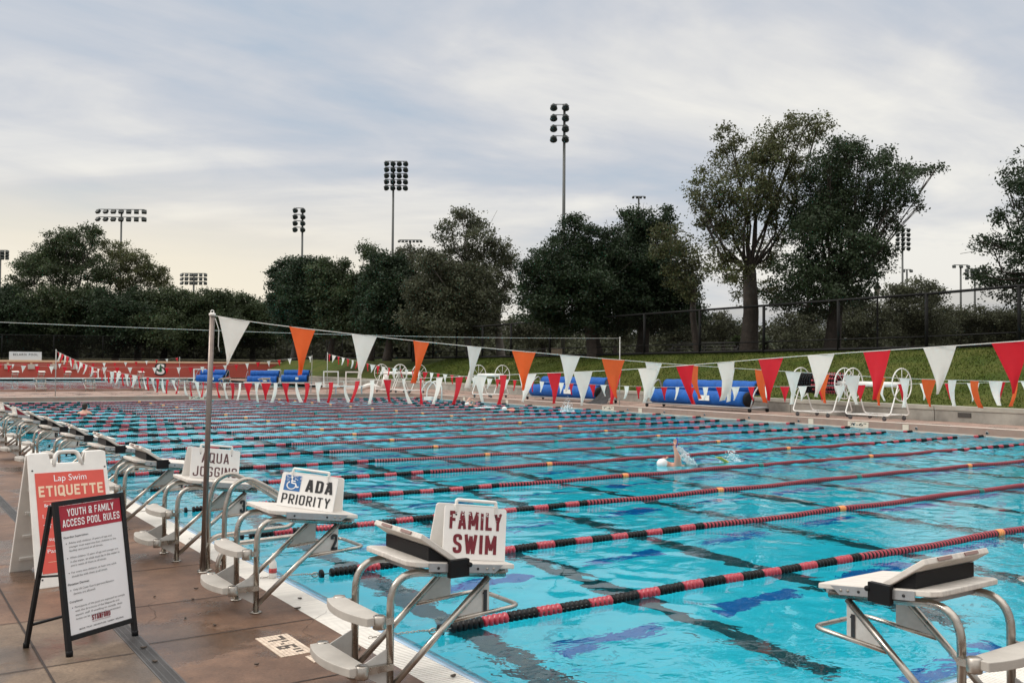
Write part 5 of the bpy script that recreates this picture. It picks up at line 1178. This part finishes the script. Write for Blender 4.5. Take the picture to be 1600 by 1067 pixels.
def splash(label, loc, n_, sx, sy, h, seed, size=0.03, plume=0.5):
    rr = random.Random(seed); mb = MB()
    for i in range(n_):
        a = rr.uniform(0, 6.28); q = rr.random()**0.7; x = sx*q*math.cos(a); y = sy*q*math.sin(a); z = h*(1-q)*rr.random()**plume+0.005; s = size*rr.uniform(0.3, 1.0)*(1.0 if z < h*0.5 else 0.6)
        mb.ball((x, y, z), (s, s*rr.uniform(0.6, 1), s*rr.uniform(0.6, 1.6)), 6, 4)
    o = mb.build('splash', FOAM); o.location = loc; o['kind'] = 'stuff'; o['label'] = label; o['category'] = 'splash'; return o
splash('tall white splash in front of the farther blue reel', (20.8, 25.0, WL), 330, 0.34, 0.25, 0.85, 1, 0.017, 1.1)
splash('low white splash left of the tall one', (19.6, 29.2, WL), 260, 0.6, 0.3, 0.10, 2, 0.022, 1.2)
rr = random.Random(9); mb = MB()
for i in range(260):                                                 # water streaming off the raised arm
    s = rr.random(); a = Vector((9.68, 7.25, WL+0.40-0.22*rr.random()**2)).lerp(Vector((10.12+0.12*rr.random(), 7.3+rr.uniform(-.12, .12), WL+0.01)), s); a.z += 0.10*math.sin(math.pi*s)*rr.random()
    l_ = rr.uniform(0.02, 0.09); d = Vector((0.55, 0, -0.45-0.6*s)).normalized(); mb.tube([a, a+d*l_], [rr.uniform(0.004, 0.010), 0.002], 5)
o = mb.build('splash', FOAM); o['kind'] = 'stuff'; o['label'] = 'water streaming off the raised arm of the backstroke swimmer'; o['category'] = 'splash'
rr = random.Random(12); mb = MB()
for i in range(170):
    s = rr.random(); x = 11.2+0.42*s+rr.uniform(-.04, .04); z = WL+0.24*math.sin(math.pi*min(1, s*1.1))*rr.random()**0.8; mb.ball((x, 7.45+rr.uniform(-.10, .10), z), rr.uniform(0.003, 0.012), 6, 4)
o = mb.build('splash', FOAM); o['kind'] = 'stuff'; o['label'] = 'small splash kicked up behind the yellow fin'; o['category'] = 'splash'

# ================================================================== FENCES
def fence(label, pts, h, spacing, r=0.045, mesh_alpha=0.30, top=True):
    t = thing('chain_link_fence', label, 'fence', pts[0]); P0 = Vector(pts[0]); pts = [Vector(p)-P0 for p in pts]
    segs = list(zip(pts[:-1], pts[1:])); rail = MB(); mesh = MB(); k_ = 0
    for a, b in segs:
        ln = (b-a).length; n_ = max(1, round(ln/spacing))
        for i in range(n_):
            p = a.lerp(b, i/n_); mb = MB(); mb.tube([p, p+Vector((0, 0, h+0.02))], r, 8); mb.build('post', DARK_FENCE, t)
        rail.tube([a+Vector((0, 0, h)), b+Vector((0, 0, h))], r*0.8, 6); rail.tube([a+Vector((0, 0, 0.08)), b+Vector((0, 0, 0.08))], r*0.9, 6)
        rail.tube([a+Vector((0, 0, 0.55)), b+Vector((0, 0, 0.55))], r*0.4, 6)
        mesh.quad(a+Vector((0, 0, 0.05)), b+Vector((0, 0, 0.05)), b+Vector((0, 0, h)), a+Vector((0, 0, h)))
    rail.build('rail', DARK_FENCE, t); m, tr_, b_ = new_mat('chain_link_mesh')
    b_.inputs['Base Color'].default_value = (0.009, 0.0085, 0.0075, 1); b_.inputs['Roughness'].default_value = 0.9; b_.inputs['Specular IOR Level'].default_value = 0.0; b_.inputs['Alpha'].default_value = mesh_alpha
    mesh.build('mesh_panel', m, t); return t
fence('tall black chain link fence along the top of the grass bank', [(35, -40, 2.75)]+list(FLINE[1:8]), 2.40, 4.1, 0.075, 0.26)
fence('tall dark chain link fence behind the red wall', [(36.4, 82, 2.3), (38, 105, 2.3), (-50, 105, 1.75)], 2.45, 5.0, 0.05, 0.62)
# lamp post inside the fence
def ground_z(x, y):
    return 2.3 if y > 60 else 2.6
p = at(1371, 546, 52); t = thing('street_lamp', 'black lantern lamp post just behind the bank fence', 'lamp post', (p.x, p.y, 2.6))
MB().tube([(0, 0, 0), (0, 0, 0.5), (0, 0, 3.2)], [0.09, 0.055, 0.045], 10).build('pole', DARK_FENCE, t)
mb = MB(); mb.lathe([(0.05, 3.2), (0.10, 3.25), (0.17, 3.60), (0.17, 3.62)], seg=8); mb.build('lantern_glass', mat('lantern_glass', (0.45, 0.42, 0.38), 0.3), t)
mb = MB(); mb.lathe([(0.22, 3.62), (0.20, 3.68), (0.08, 3.84), (0.02, 3.98), (0.01, 4.05)], seg=8); mb.build('lantern_roof', DARK_FENCE, t)
# bleachers and boxes behind the fence
p = at(1092, 540, 62); t = thing('bleachers', 'pale metal bleacher rows behind the fence under the dark oaks', 'bleachers', (p.x, p.y, 2.45), R(-60))
for i in range(4): mb = MB(); mb.box((0, 0.6*i, 0.35+0.22*i), (5.0-0.4*i, 0.25, 0.05)); mb.build('bench_row', mat('bleacher_metal', (0.22, 0.22, 0.21), 0.5), t)
mb = MB()
for x in (-2.2, 0, 2.2): mb.box((x, 0.9, 0.45), (0.06, 2.0, 0.06), Matrix.Rotation(0.35, 3, 'X')); mb.box((x, 0, 0.17), (0.06, 0.06, 0.34)); mb.box((x, 1.8, 0.45), (0.06, 0.06, 0.9))
mb.build('bleacher_frame', DARK_FENCE, t)
for i, (u_, v_, dep, w_, h_) in enumerate(((1241, 546, 56, 0.8, 0.35), (870, 548, 66, 0.7, 0.55), (1410, 538, 60, 0.5, 0.15))):
    p = at(u_, v_, dep); t = thing('utility_box', ['tan utility box behind the fence left of the lamp post', 'tan utility box behind the fence under the dark oaks', 'small pale plate on the low rail behind the fence'][i], 'box', (p.x, p.y, 2.45), R(-50))
    mb = MB(); mb.box((0, 0, 0.05+h_/2), (w_, 0.4, h_)); mb.build('cabinet', mat('tan_box', (0.26, 0.20, 0.14), 0.7) if i == 0 else bpy.data.materials['tan_box'], t, 0.02); mb = MB(); mb.box((0, 0, 0.025), (w_+0.1, 0.5, 0.05)); mb.build('plinth', CONC, t)

# ================================================================== LIGHT TOWERS
def tower(label, u, vtop, dep, rows, cols, wpx, dvpx, style='flood', lampr=None, side=None, base_z=2.0, bar=True, tilt=0.5):
    """mast whose top shows at (u, vtop); rows x cols lamps"""
    p = at(u, vtop, dep); base = Vector((p.x, p.y, base_z)); H = p.z-base_z; k = dep/FPX
    t = thing('light_tower', label, 'light tower', base, YAW-math.pi/2, 'sports field light towers')
    rr_ = 0.0016*dep*0.8
    MB().tube([(0, 0, 0), (0, 0, H)], [max(0.16, 1.9*k), max(0.10, 1.35*k)], 10).build('mast', POLE_GREY, t)
    W_ = wpx*k; dv = dvpx*k; lr = (lampr or 4)*k
    for r_ in range(rows):
        z = H-0.05*dv-r_*dv-lr
        x0, x1 = (-W_/2, W_/2) if side is None else ((-W_, 0.1*W_) if side < 0 else (-W_*0.35, W_*0.65))
        mb = MB(); mb.box(((x0+x1)/2, -0.05, z+lr), (abs(x1-x0), 0.5*k*2, 0.5*k*2)); mb.build('cross_arm', LIGHT_DARK, t)
        for c in range(cols):
            x = x0+(x1-x0)*(c/(cols-1) if cols > 1 else 0.5)
            ang = tilt; yawl = (c-(cols-1)/2)*0.18
            rot = Matrix.Rotation(yawl, 3, 'Z') @ Matrix.Rotation(-math.pi/2-ang if True else 0, 3, 'X')
            mb = MB()
            if style == 'flood': mb.box((x, -0.15, z), (lr*1.9, lr*1.1, lr*1.5), Matrix.Rotation(yawl, 3, 'Z') @ Matrix.Rotation(-0.6, 3, 'X'))
            else:
                mb.lathe([(lr*0.35, -lr*1.1), (lr*0.75, -lr*0.5), (lr, lr*0.3), (lr*1.02, lr*0.45), (lr*0.9, lr*0.35)], (x, -0.15-lr*0.3, z+lr*0.05), 'z', 12, rot)
                mb.box((x, -0.15-lr*0.9, z+lr*0.35), (lr*1.7, lr*1.1, lr*0.10), Matrix.Rotation(yawl, 3, 'Z') @ Matrix.Rotation(0.45, 3, 'X'))
                mb.tube([(x, 0, z+lr), (x, -0.1, z)], lr*0.15, 6)
            mb.build('floodlight', LIGHT_DARK, t)
    return t
tower('wide two row floodlight mast above the far left trees', 190, 327, 125, 2, 7, 72, 12, 'flood', 3.7)
tower('three row floodlight mast low on the horizon at the left', 303, 427, 210, 3, 6, 37, 6.5, 'flood', 2.6)
tower('mast with four double lamps on its left side over the trees', 473, 325, 105, 4, 2, 11, 10, 'dome', 4.2, -1)
tower('tall mast with five rows of four floodlights above the left trees', 615, 252, 100, 5, 4, 30, 9.5, 'dome', 4.3, 1)
tower('tallest nearest mast with four pairs of round floodlights', 882, 163, 74, 4, 2, 17, 16.5, 'dome', 5.9, -1)
tower('long single bar of floodlights just showing over the trees left of centre', 641, 375, 150, 1, 7, 34, 5, 'flood', 2.1)
tower('small bar of floodlights peeping over the dark oaks', 998, 307, 118, 1, 4, 18, 4, 'dome', 2.0)
tower('five row floodlight mast between the right hand trees', 1410, 357, 125, 5, 3, 17, 7.2, 'dome', 3.2)
tower('small T shaped two lamp mast right of the five row mast', 1417, 421, 150, 1, 2, 12, 5, 'flood', 2.4)
tower('T shaped three lamp mast left of the far right tree', 1501, 414, 140, 1, 3, 22, 5, 'flood', 2.6)
tower('three row floodlight mast partly behind the far right tree', 1523, 420, 150, 3, 4, 26, 6, 'flood', 2.8)
tower('floodlight bar cut by the left edge of the picture', 1, 391, 190, 3, 4, 22, 5, 'flood', 2.6)

# ================================================================== TREES
def leaf_cloud(centers, radii, per_m2, size, sparse=0.0, seed=0, flat=0.85):
    """leaves on twig clusters, gathered in clumps spread over every crown mass"""
    r_ = np.random.default_rng(seed); out_ = []
    for (c, rad) in zip(centers, radii):
        rad = np.array(rad); c = np.array(c); area = math.pi*rad[0]*rad[2]; ncl = max(10, int(area*per_m2*1.9/11))
        ns = max(8, int(8+area*1.1)); d = r_.normal(size=(ns, 3)); d /= np.linalg.norm(d, axis=1)[:, None]
        sub = d*(0.25+0.80*r_.random(ns)**0.7)[:, None]*rad; srad = (0.16+0.26*r_.random(ns))[:, None]*rad
        keep = r_.random(ns) > sparse*1.3; sub, srad = (sub[keep], srad[keep]) if keep.sum() > 2 else (sub, srad)
        n1_ = int(ncl*0.62); ids = r_.integers(0, len(sub), n1_); d = r_.normal(size=(n1_, 3)); d[:, 2] += 0.15; d /= np.linalg.norm(d, axis=1)[:, None]
        p1 = c+sub[ids]+d*(0.15+1.0*r_.random(n1_)**0.8)[:, None]*srad[ids]
        n2_ = int(ncl*0.30*(1-sparse*2)) if sparse < 0.5 else 0; d = r_.normal(size=(n2_, 3)); d /= np.maximum(np.linalg.norm(d, axis=1), 1e-6)[:, None]
        p2 = c+d*(0.98*r_.random(n2_)**0.4)[:, None]*rad
        nk = max(3, int(3+area*0.35)); d = r_.normal(size=(nk, 3)); d[:, 2] += 0.35; d /= np.linalg.norm(d, axis=1)[:, None]; tl = (0.15+0.30*r_.random(nk))   # twig sprays past the outline
        n3_ = max(nk*2, int(ncl*0.08)); id3 = r_.integers(0, nk, n3_); p3 = c+d[id3]*(0.85+tl[id3]*r_.random(n3_))[:, None]*rad
        p = np.concatenate([p1, p2, p3])
        n_ = 11; cl = np.repeat(p, n_, axis=0)+r_.normal(size=(len(p)*n_, 3))*size*1.0*np.array([1, 1, 0.7])
        m_ = len(cl); a = r_.normal(size=(m_, 3)); a[:, 2] *= flat; a /= np.linalg.norm(a, axis=1)[:, None]
        b = r_.normal(size=(m_, 3)); b -= a*np.sum(a*b, 1)[:, None]; b /= np.linalg.norm(b, axis=1)[:, None]
        s = size*r_.uniform(0.55, 1.15, (m_, 1)); quad = np.stack([cl-a*s*0.5, cl+b*s*0.30, cl+a*s*0.5, cl-b*s*0.30], 1); out_.append(quad)
    return np.concatenate(out_)
def tree(label, base_uv, dep, blobs, leaf, per_m2=150, size=0.26, bark=None, trunk=0.4, sparse=0.0, name='tree', base_z=2.45, fork=0.45, limbs=True, group='trees around the pool', depth_jit=0.5, twigs=0):
    """blobs: (u, v, ru, rv[, depth offset]) outlines of the crown masses in the photo, turned into real clumps at the tree's distance"""
    k = dep/FPX; seed = int(base_uv[0])*7+len(blobs); r_ = random.Random(seed)
    bp = at(base_uv[0], base_uv[1], dep); root = Vector((bp.x, bp.y, base_z)); t = thing(name, label, 'tree', root, 0, group)
    cs, rs = [], []; W_ = (max(b[0]+b[2] for b in blobs)-min(b[0]-b[2] for b in blobs))*k
    for b in blobs:
        off = b[4] if len(b) > 4 else r_.uniform(-depth_jit, depth_jit)*W_*0.42; p = at(b[0], b[1], dep+off); k2 = (dep+off)/FPX
        cs.append(tuple(p-root)); rm = (b[2]+b[3])/2*k2; rs.append((max(b[2]*k2, rm*0.6), max(b[2]*k2, rm*0.6), b[3]*k2))
    crown = raw_mesh('crown', leaf_cloud(cs, rs, per_m2, size, sparse, seed), 4, leaf, t)
    mb = MB(); top = max(c[2]+r[2] for c, r in zip(cs, rs)); cen = Vector((sum(c[0] for c in cs)/len(cs), sum(c[1] for c in cs)/len(cs), 0))
    fz = min(top*fork, min(c[2] for c in cs)+0.6*max(r[2] for r in rs)) if limbs else top*0.6; fz = max(fz, 0.8)
    fk = Vector((cen.x*0.25, cen.y*0.25, fz)); mid = fk*0.5+Vector((r_.uniform(-.2, .2), r_.uniform(-.2, .2), 0))
    mb.tube([(0, 0, -0.3), (0, 0, 0.15), mid*0.5, mid, fk], [trunk*1.45, trunk*1.15, trunk, trunk*0.92, trunk*0.8], 10)
    if limbs:
        for c, r in zip(cs, rs):
            c = Vector(c); m1 = fk.lerp(c, 0.5)+Vector((r_.uniform(-.7, .7), r_.uniform(-.7, .7), -0.10*(c-fk).length+r_.uniform(-.6, .6)))
            th = trunk*min(0.30, 0.11+0.035*r[0]); mb.tube([fk-Vector((0, 0, 0.2)), fk.lerp(m1, 0.5)+Vector((r_.uniform(-.2, .2), r_.uniform(-.2, .2), 0)), m1, c], [th*1.4, th*1.1, th*0.8, th*0.35], 7)
            for q in range(5):
                e = c+Vector((r_.gauss(0, 0.5)*r[0], r_.gauss(0, 0.5)*r[1], r_.gauss(0.25, 0.45)*r[2])); s0 = m1.lerp(c, r_.uniform(0.2, 0.9)); mb.tube([s0, s0.lerp(e, 0.5)+Vector((0, 0, 0.1)), e], [th*0.4, th*0.25, 0.012], 5)
    mb.build('trunk', bark or BARK, t); return t

# right hand pair by the fence
tree('tall airy olive-grey oak left of the tallest dark oak by the fence', (1170, 546), 52, [(1150, 255, 40, 34), (1140, 215, 22, 22), (1112, 300, 36, 40), (1195, 230, 34, 34), (1225, 205, 26, 26), (1255, 205, 34, 26), (1280, 195, 20, 16), (1122, 372, 38, 36), (1168, 310, 48, 48), (1095, 335, 22, 20), (1150, 428, 26, 24), (1128, 395, 26, 26), (1235, 250, 40, 34), (1085, 310, 12, 10), (1195, 395, 26, 30), (1165, 455, 24, 16), (1215, 300, 34, 36), (1200, 455, 26, 18), (1190, 280, 50, 50), (1140, 330, 46, 40), (1225, 345, 34, 40), (1120, 420, 24, 22)],
     LEAF_OLIVE, 230, 0.160, BARK, 0.46, 0.12, 'oak_tree', 2.6, 0.40)
tree('tallest dark green oak with a long branch reaching right by the fence', (1300, 546), 50, [(1290, 280, 46, 40), (1340, 245, 36, 26), (1375, 250, 30, 26), (1410, 268, 26, 18), (1443, 268, 20, 9), (1465, 262, 9, 6), (1340, 320, 56, 46), (1280, 350, 56, 50), (1350, 385, 36, 36), (1270, 420, 52, 36), (1320, 440, 50, 30), (1245, 455, 40, 24), (1395, 310, 24, 20), (1420, 312, 18, 14), (1385, 350, 22, 18), (1280, 475, 44, 20), (1225, 475, 26, 18), (1330, 225, 20, 12), (1300, 240, 30, 22), (1370, 410, 28, 26), (1436, 322, 8, 8), (1310, 295, 60, 56), (1260, 320, 40, 50), (1300, 370, 70, 46), (1330, 420, 50, 34), (1290, 450, 66, 28), (1400, 285, 34, 22), (1240, 430, 34, 30), (1345, 460, 30, 18)],
     LEAF_DEEP, 290, 0.165, BARK, 0.42, 0.02, 'oak_tree', 2.6, 0.45)
tree('dark dense broad oak whose crown hides the tallest light mast foot', (930, 546), 60, [(900, 380, 38, 34), (860, 410, 36, 32), (830, 430, 24, 28), (880, 450, 46, 34), (935, 420, 44, 44), (920, 365, 22, 16), (945, 470, 40, 30), (860, 470, 34, 24), (960, 385, 28, 30), (895, 345, 16, 10), (820, 460, 14, 18), (905, 495, 44, 18), (885, 425, 60, 40), (930, 450, 50, 44), (850, 485, 44, 26), (920, 505, 60, 22), (960, 420, 30, 36)],
     LEAF_DARK, 420, 0.185, BARK, 0.45, 0.0, 'oak_tree', 2.5, 0.5)
tree('dark dense oak under the small peeping bar of floodlights', (1003, 546), 62, [(1000, 345, 28, 26), (1030, 355, 26, 22), (985, 375, 30, 30), (1010, 400, 44, 40), (1020, 450, 52, 44), (1065, 460, 32, 34), (970, 440, 30, 40), (1045, 490, 40, 20), (1000, 485, 44, 24), (1085, 490, 18, 22), (975, 335, 10, 8), (1040, 330, 10, 8), (1000, 420, 50, 46), (1035, 425, 48, 44), (1010, 475, 60, 34), (1050, 500, 46, 22), (990, 505, 50, 22)],
     LEAF_DARK, 420, 0.185, BARK, 0.40, 0.0, 'oak_tree', 2.5, 0.5)
tree('yellowish olive tree leaning in front of the dark oaks', (1090, 546), 56, [(1040, 372, 28, 24), (1066, 395, 28, 28), (1060, 430, 26, 24), (1085, 420, 16, 26), (1030, 395, 14, 12), (1078, 455, 18, 18)],
     LEAF_OLIVE, 200, 0.19, BARK, 0.20, 0.05, 'olive_tree', 2.55, 0.55)
tree('airy pale grey-green tree with a forked pale trunk left of centre', (783, 546), 76, [(735, 345, 30, 20), (700, 362, 22, 16), (745, 375, 36, 30), (780, 392, 28, 24), (715, 395, 30, 24), (760, 420, 40, 28), (790, 440, 18, 30), (720, 335, 14, 10), (800, 415, 10, 16), (780, 470, 24, 26)],
     LEAF_GREY, 190, 0.21, BARK_PALE, 0.32, 0.15, 'eucalyptus_tree', 2.4, 0.35)
tree('rounded grey-green tree low between the pale tree and the tall mast', (735, 548), 74, [(730, 440, 46, 34), (690, 430, 36, 34), (700, 475, 50, 36), (745, 485, 40, 30), (660, 460, 30, 34), (670, 410, 24, 18), (715, 460, 56, 40), (690, 500, 60, 30), (750, 505, 40, 26)],
     LEAF_GREY, 340, 0.22, BARK_PALE, 0.28, 0.0, 'oak_tree', 2.4, 0.4)
tree('dark narrow evergreen standing just left of the five row mast', (605, 548), 78, [(600, 430, 34, 30), (595, 470, 38, 40), (625, 460, 28, 40), (600, 505, 44, 26), (618, 415, 18, 18), (610, 450, 36, 44), (610, 495, 50, 36), (640, 505, 40, 30)],
     LEAF_DARK, 480, 0.23, BARK, 0.3, 0.0, 'evergreen_tree', 2.4, 0.5)
tree('thin topped tree whose sprig rises left of the five row mast', (580, 548), 82, [(575, 392, 18, 14), (585, 405, 18, 12), (565, 385, 8, 7), (580, 428, 22, 18), (560, 450, 30, 26)],
     LEAF_MID, 210, 0.21, BARK, 0.22, 0.1, 'oak_tree', 2.4, 0.5)
tree('mid green tree with a peaked top behind the first orange pennant', (515, 550), 84, [(505, 425, 26, 20), (530, 428, 24, 20), (520, 455, 40, 28), (545, 470, 34, 30), (500, 480, 36, 30), (540, 505, 40, 22), (530, 460, 44, 36), (520, 500, 50, 30), (565, 490, 36, 36)],
     LEAF_MID, 360, 0.24, BARK, 0.3, 0.0, 'oak_tree', 2.4, 0.4)
tree('dark green tree at the left end of the middle grove', (460, 550), 86, [(450, 425, 26, 20), (475, 418, 26, 18), (440, 450, 20, 26), (470, 455, 36, 32), (480, 490, 44, 34), (445, 490, 22, 30), (430, 470, 10, 14), (465, 475, 40, 40), (470, 510, 46, 26)],
     LEAF_DARK, 480, 0.24, BARK, 0.3, 0.0, 'oak_tree', 2.4, 0.4)
tree('small bushy tree in front of the single long floodlight bar', (648, 548), 80, [(640, 400, 22, 16), (650, 420, 28, 20), (640, 440, 26, 24)], LEAF_GREY, 280, 0.21, BARK, 0.2, 0.05, 'oak_tree', 2.4, 0.5)
# far left grove behind the red wall
tree('broad crowned airy oak rising highest of the far left grove', (115, 560), 112, [(105, 375, 32, 20), (135, 372, 26, 18), (80, 395, 28, 18), (60, 412, 32, 20), (120, 400, 40, 24), (40, 420, 24, 16), (150, 362, 10, 8), (95, 430, 50, 22), (38, 445, 26, 20), (150, 425, 30, 20), (25, 460, 16, 18)],
     LEAF_MID, 190, 0.25, BARK, 0.5, 0.12, 'oak_tree', 2.0, 0.35)
tree('airy oak with reddish bare twigs in front of the wide two row mast', (215, 560), 114, [(190, 400, 26, 22), (215, 412, 24, 20), (180, 425, 30, 20), (230, 425, 26, 18), (205, 445, 40, 22), (250, 438, 20, 18), (262, 455, 14, 16), (170, 385, 12, 10)],
     LEAF_OLIVE, 170, 0.24, BARK, 0.4, 0.18, 'oak_tree', 2.0, 0.35)
lows = [((20, 560), 108, [(15, 480, 44, 30), (40, 500, 50, 34), (-20, 490, 44, 40), (20, 525, 60, 26)], 'dark low tree at the far left edge behind the red wall', LEAF_DARK),
        ((105, 560), 109, [(90, 475, 44, 28), (125, 490, 44, 34), (95, 515, 54, 30), (140, 470, 26, 22)], 'dark low tree under the broad airy oak', LEAF_MID),
        ((180, 560), 108, [(170, 480, 40, 28), (200, 500, 44, 34), (180, 522, 54, 28), (215, 475, 30, 24)], 'very dark low tree under the wide two row mast', LEAF_DARK),
        ((255, 560), 109, [(245, 475, 32, 26), (270, 490, 40, 34), (250, 518, 50, 30), (285, 470, 22, 18)], 'olive low tree right of the reddish twigged oak', LEAF_MID),
        ((325, 560), 112, [(320, 472, 30, 18), (345, 470, 24, 16), (330, 495, 44, 28), (310, 515, 44, 28), (350, 510, 40, 30)], 'low tree behind the top of the brown flag pole', LEAF_MID),
        ((395, 558), 116, [(385, 480, 34, 18), (405, 488, 28, 16), (395, 505, 44, 26), (375, 520, 40, 24), (415, 520, 26, 24)], 'low rounded tree between the brown pole and the middle grove', LEAF_MID)]
for b_, d_, bl_, lab, lf in lows: tree(lab, b_, d_, bl_, lf, 300, 0.28, BARK, 0.35, 0.0, 'oak_tree', 2.0, 0.3)
# far right tree running out of the picture
tree('dark leafy oak cut by the right edge of the picture', (1640, 560), 46, [(1588, 262, 20, 24), (1600, 300, 34, 30), (1625, 330, 44, 44), (1575, 345, 22, 24), (1592, 385, 40, 34), (1550, 385, 26, 16), (1528, 378, 14, 10), (1570, 425, 36, 24), (1545, 445, 20, 16), (1610, 440, 50, 36), (1640, 400, 60, 50), (1590, 468, 30, 16), (1660, 300, 50, 60), (1530, 430, 14, 10), (1575, 290, 12, 14)],
     LEAF_DARK, 190, 0.165, BARK, 0.35, 0.10, 'oak_tree', 2.6, 0.45)
# distant trees behind the bank fence
far_ = [((1345, 546), 100, [(1340, 485, 34, 22), (1320, 505, 34, 28), (1360, 505, 34, 28), (1345, 525, 50, 22)], 'distant olive tree behind the lamp post'),
        ((1425, 546), 105, [(1405, 460, 26, 18), (1432, 452, 28, 16), (1455, 465, 22, 16), (1425, 485, 46, 24), (1410, 510, 44, 30), (1455, 512, 44, 28)], 'distant tree below the five row mast right of the lamp post'),
        ((1500, 546), 112, [(1490, 490, 30, 14), (1520, 492, 30, 14), (1500, 510, 46, 20), (1480, 525, 40, 20), (1535, 522, 40, 22)], 'distant low tree below the T shaped three lamp mast'),
        ((1575, 546), 112, [(1565, 495, 34, 16), (1590, 500, 34, 18), (1575, 520, 50, 22), (1615, 515, 40, 26)], 'distant low tree at the right edge behind the fence'),
        ((1255, 546), 98, [(1240, 505, 30, 18), (1270, 500, 28, 20), (1255, 525, 46, 20)], 'distant tree seen between the two big oak trunks'),
        ((1130, 546), 95, [(1120, 505, 26, 16), (1142, 512, 22, 14), (1125, 525, 40, 18)], 'distant low tree left of the big forked oak trunk'),
        ((1060, 546), 95, [(1050, 510, 30, 18), (1075, 520, 34, 18), (1040, 525, 34, 16)], 'distant low tree behind the bleachers'),
        ((850, 546), 95, [(840, 505, 34, 18), (870, 512, 34, 16), (850, 525, 46, 18), (815, 515, 26, 20)], 'distant tree behind the fence below the left dark oak'),
        ((960, 546), 98, [(950, 512, 34, 16), (975, 520, 30, 16)], 'distant tree between the two dark oak trunks')]
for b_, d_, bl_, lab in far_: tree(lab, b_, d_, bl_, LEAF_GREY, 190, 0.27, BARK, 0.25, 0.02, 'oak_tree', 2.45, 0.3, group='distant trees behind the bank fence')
for i, (u_, dep) in enumerate(((1150, 66), (1196, 64))):
    p = at(u_, 540, dep); t = thing('palm', ['small spiky palm left of the big forked oak trunk', 'small spiky palm right of the big forked oak trunk'][i], 'palm', (p.x, p.y, 2.45), 0, 'small palms behind the fence')
    mb = MB(); mb.tube([(0, 0, -0.1), (0, 0, 0.5), (0, 0, 0.9)], [0.28, 0.24, 0.2], 9); mb.build('trunk', BARK, t)
    mb = MB(); rr = random.Random(i+3)
    for f in range(34):
        a = f*2.4; e = rr.uniform(0.15, 1.35); L_ = rr.uniform(0.9, 1.5); d = Vector((math.cos(a)*math.cos(e), math.sin(a)*math.cos(e), math.sin(e))); s = Vector((-math.sin(a), math.cos(a), 0)); pr = None
        for q in range(5):
            tt = q/4; c = Vector((0, 0, 0.9))+d*L_*tt-Vector((0, 0, 0.45*L_*tt*tt)); w_ = 0.13*math.sin(math.pi*min(0.98, tt*0.85+0.12)); cur = (c-s*w_, c+s*w_)
            if pr: mb.quad(pr[0], pr[1], cur[1], cur[0])
            pr = cur
    mb.build('fronds', LEAF_MID, t)

# far-off woods that close the horizon all round the field of view
cs, rs = [], []; r_ = random.Random(21)
for i in range(170):
    a = YAW+R(-46)+R(92)*i/169; d = r_.uniform(165, 235); h = r_.uniform(3.0, 5.6); w_ = r_.uniform(4, 8)
    cs.append((CAM.x+d*math.cos(a), CAM.y+d*math.sin(a), 1.5+h*0.5)); rs.append((w_, w_, h))
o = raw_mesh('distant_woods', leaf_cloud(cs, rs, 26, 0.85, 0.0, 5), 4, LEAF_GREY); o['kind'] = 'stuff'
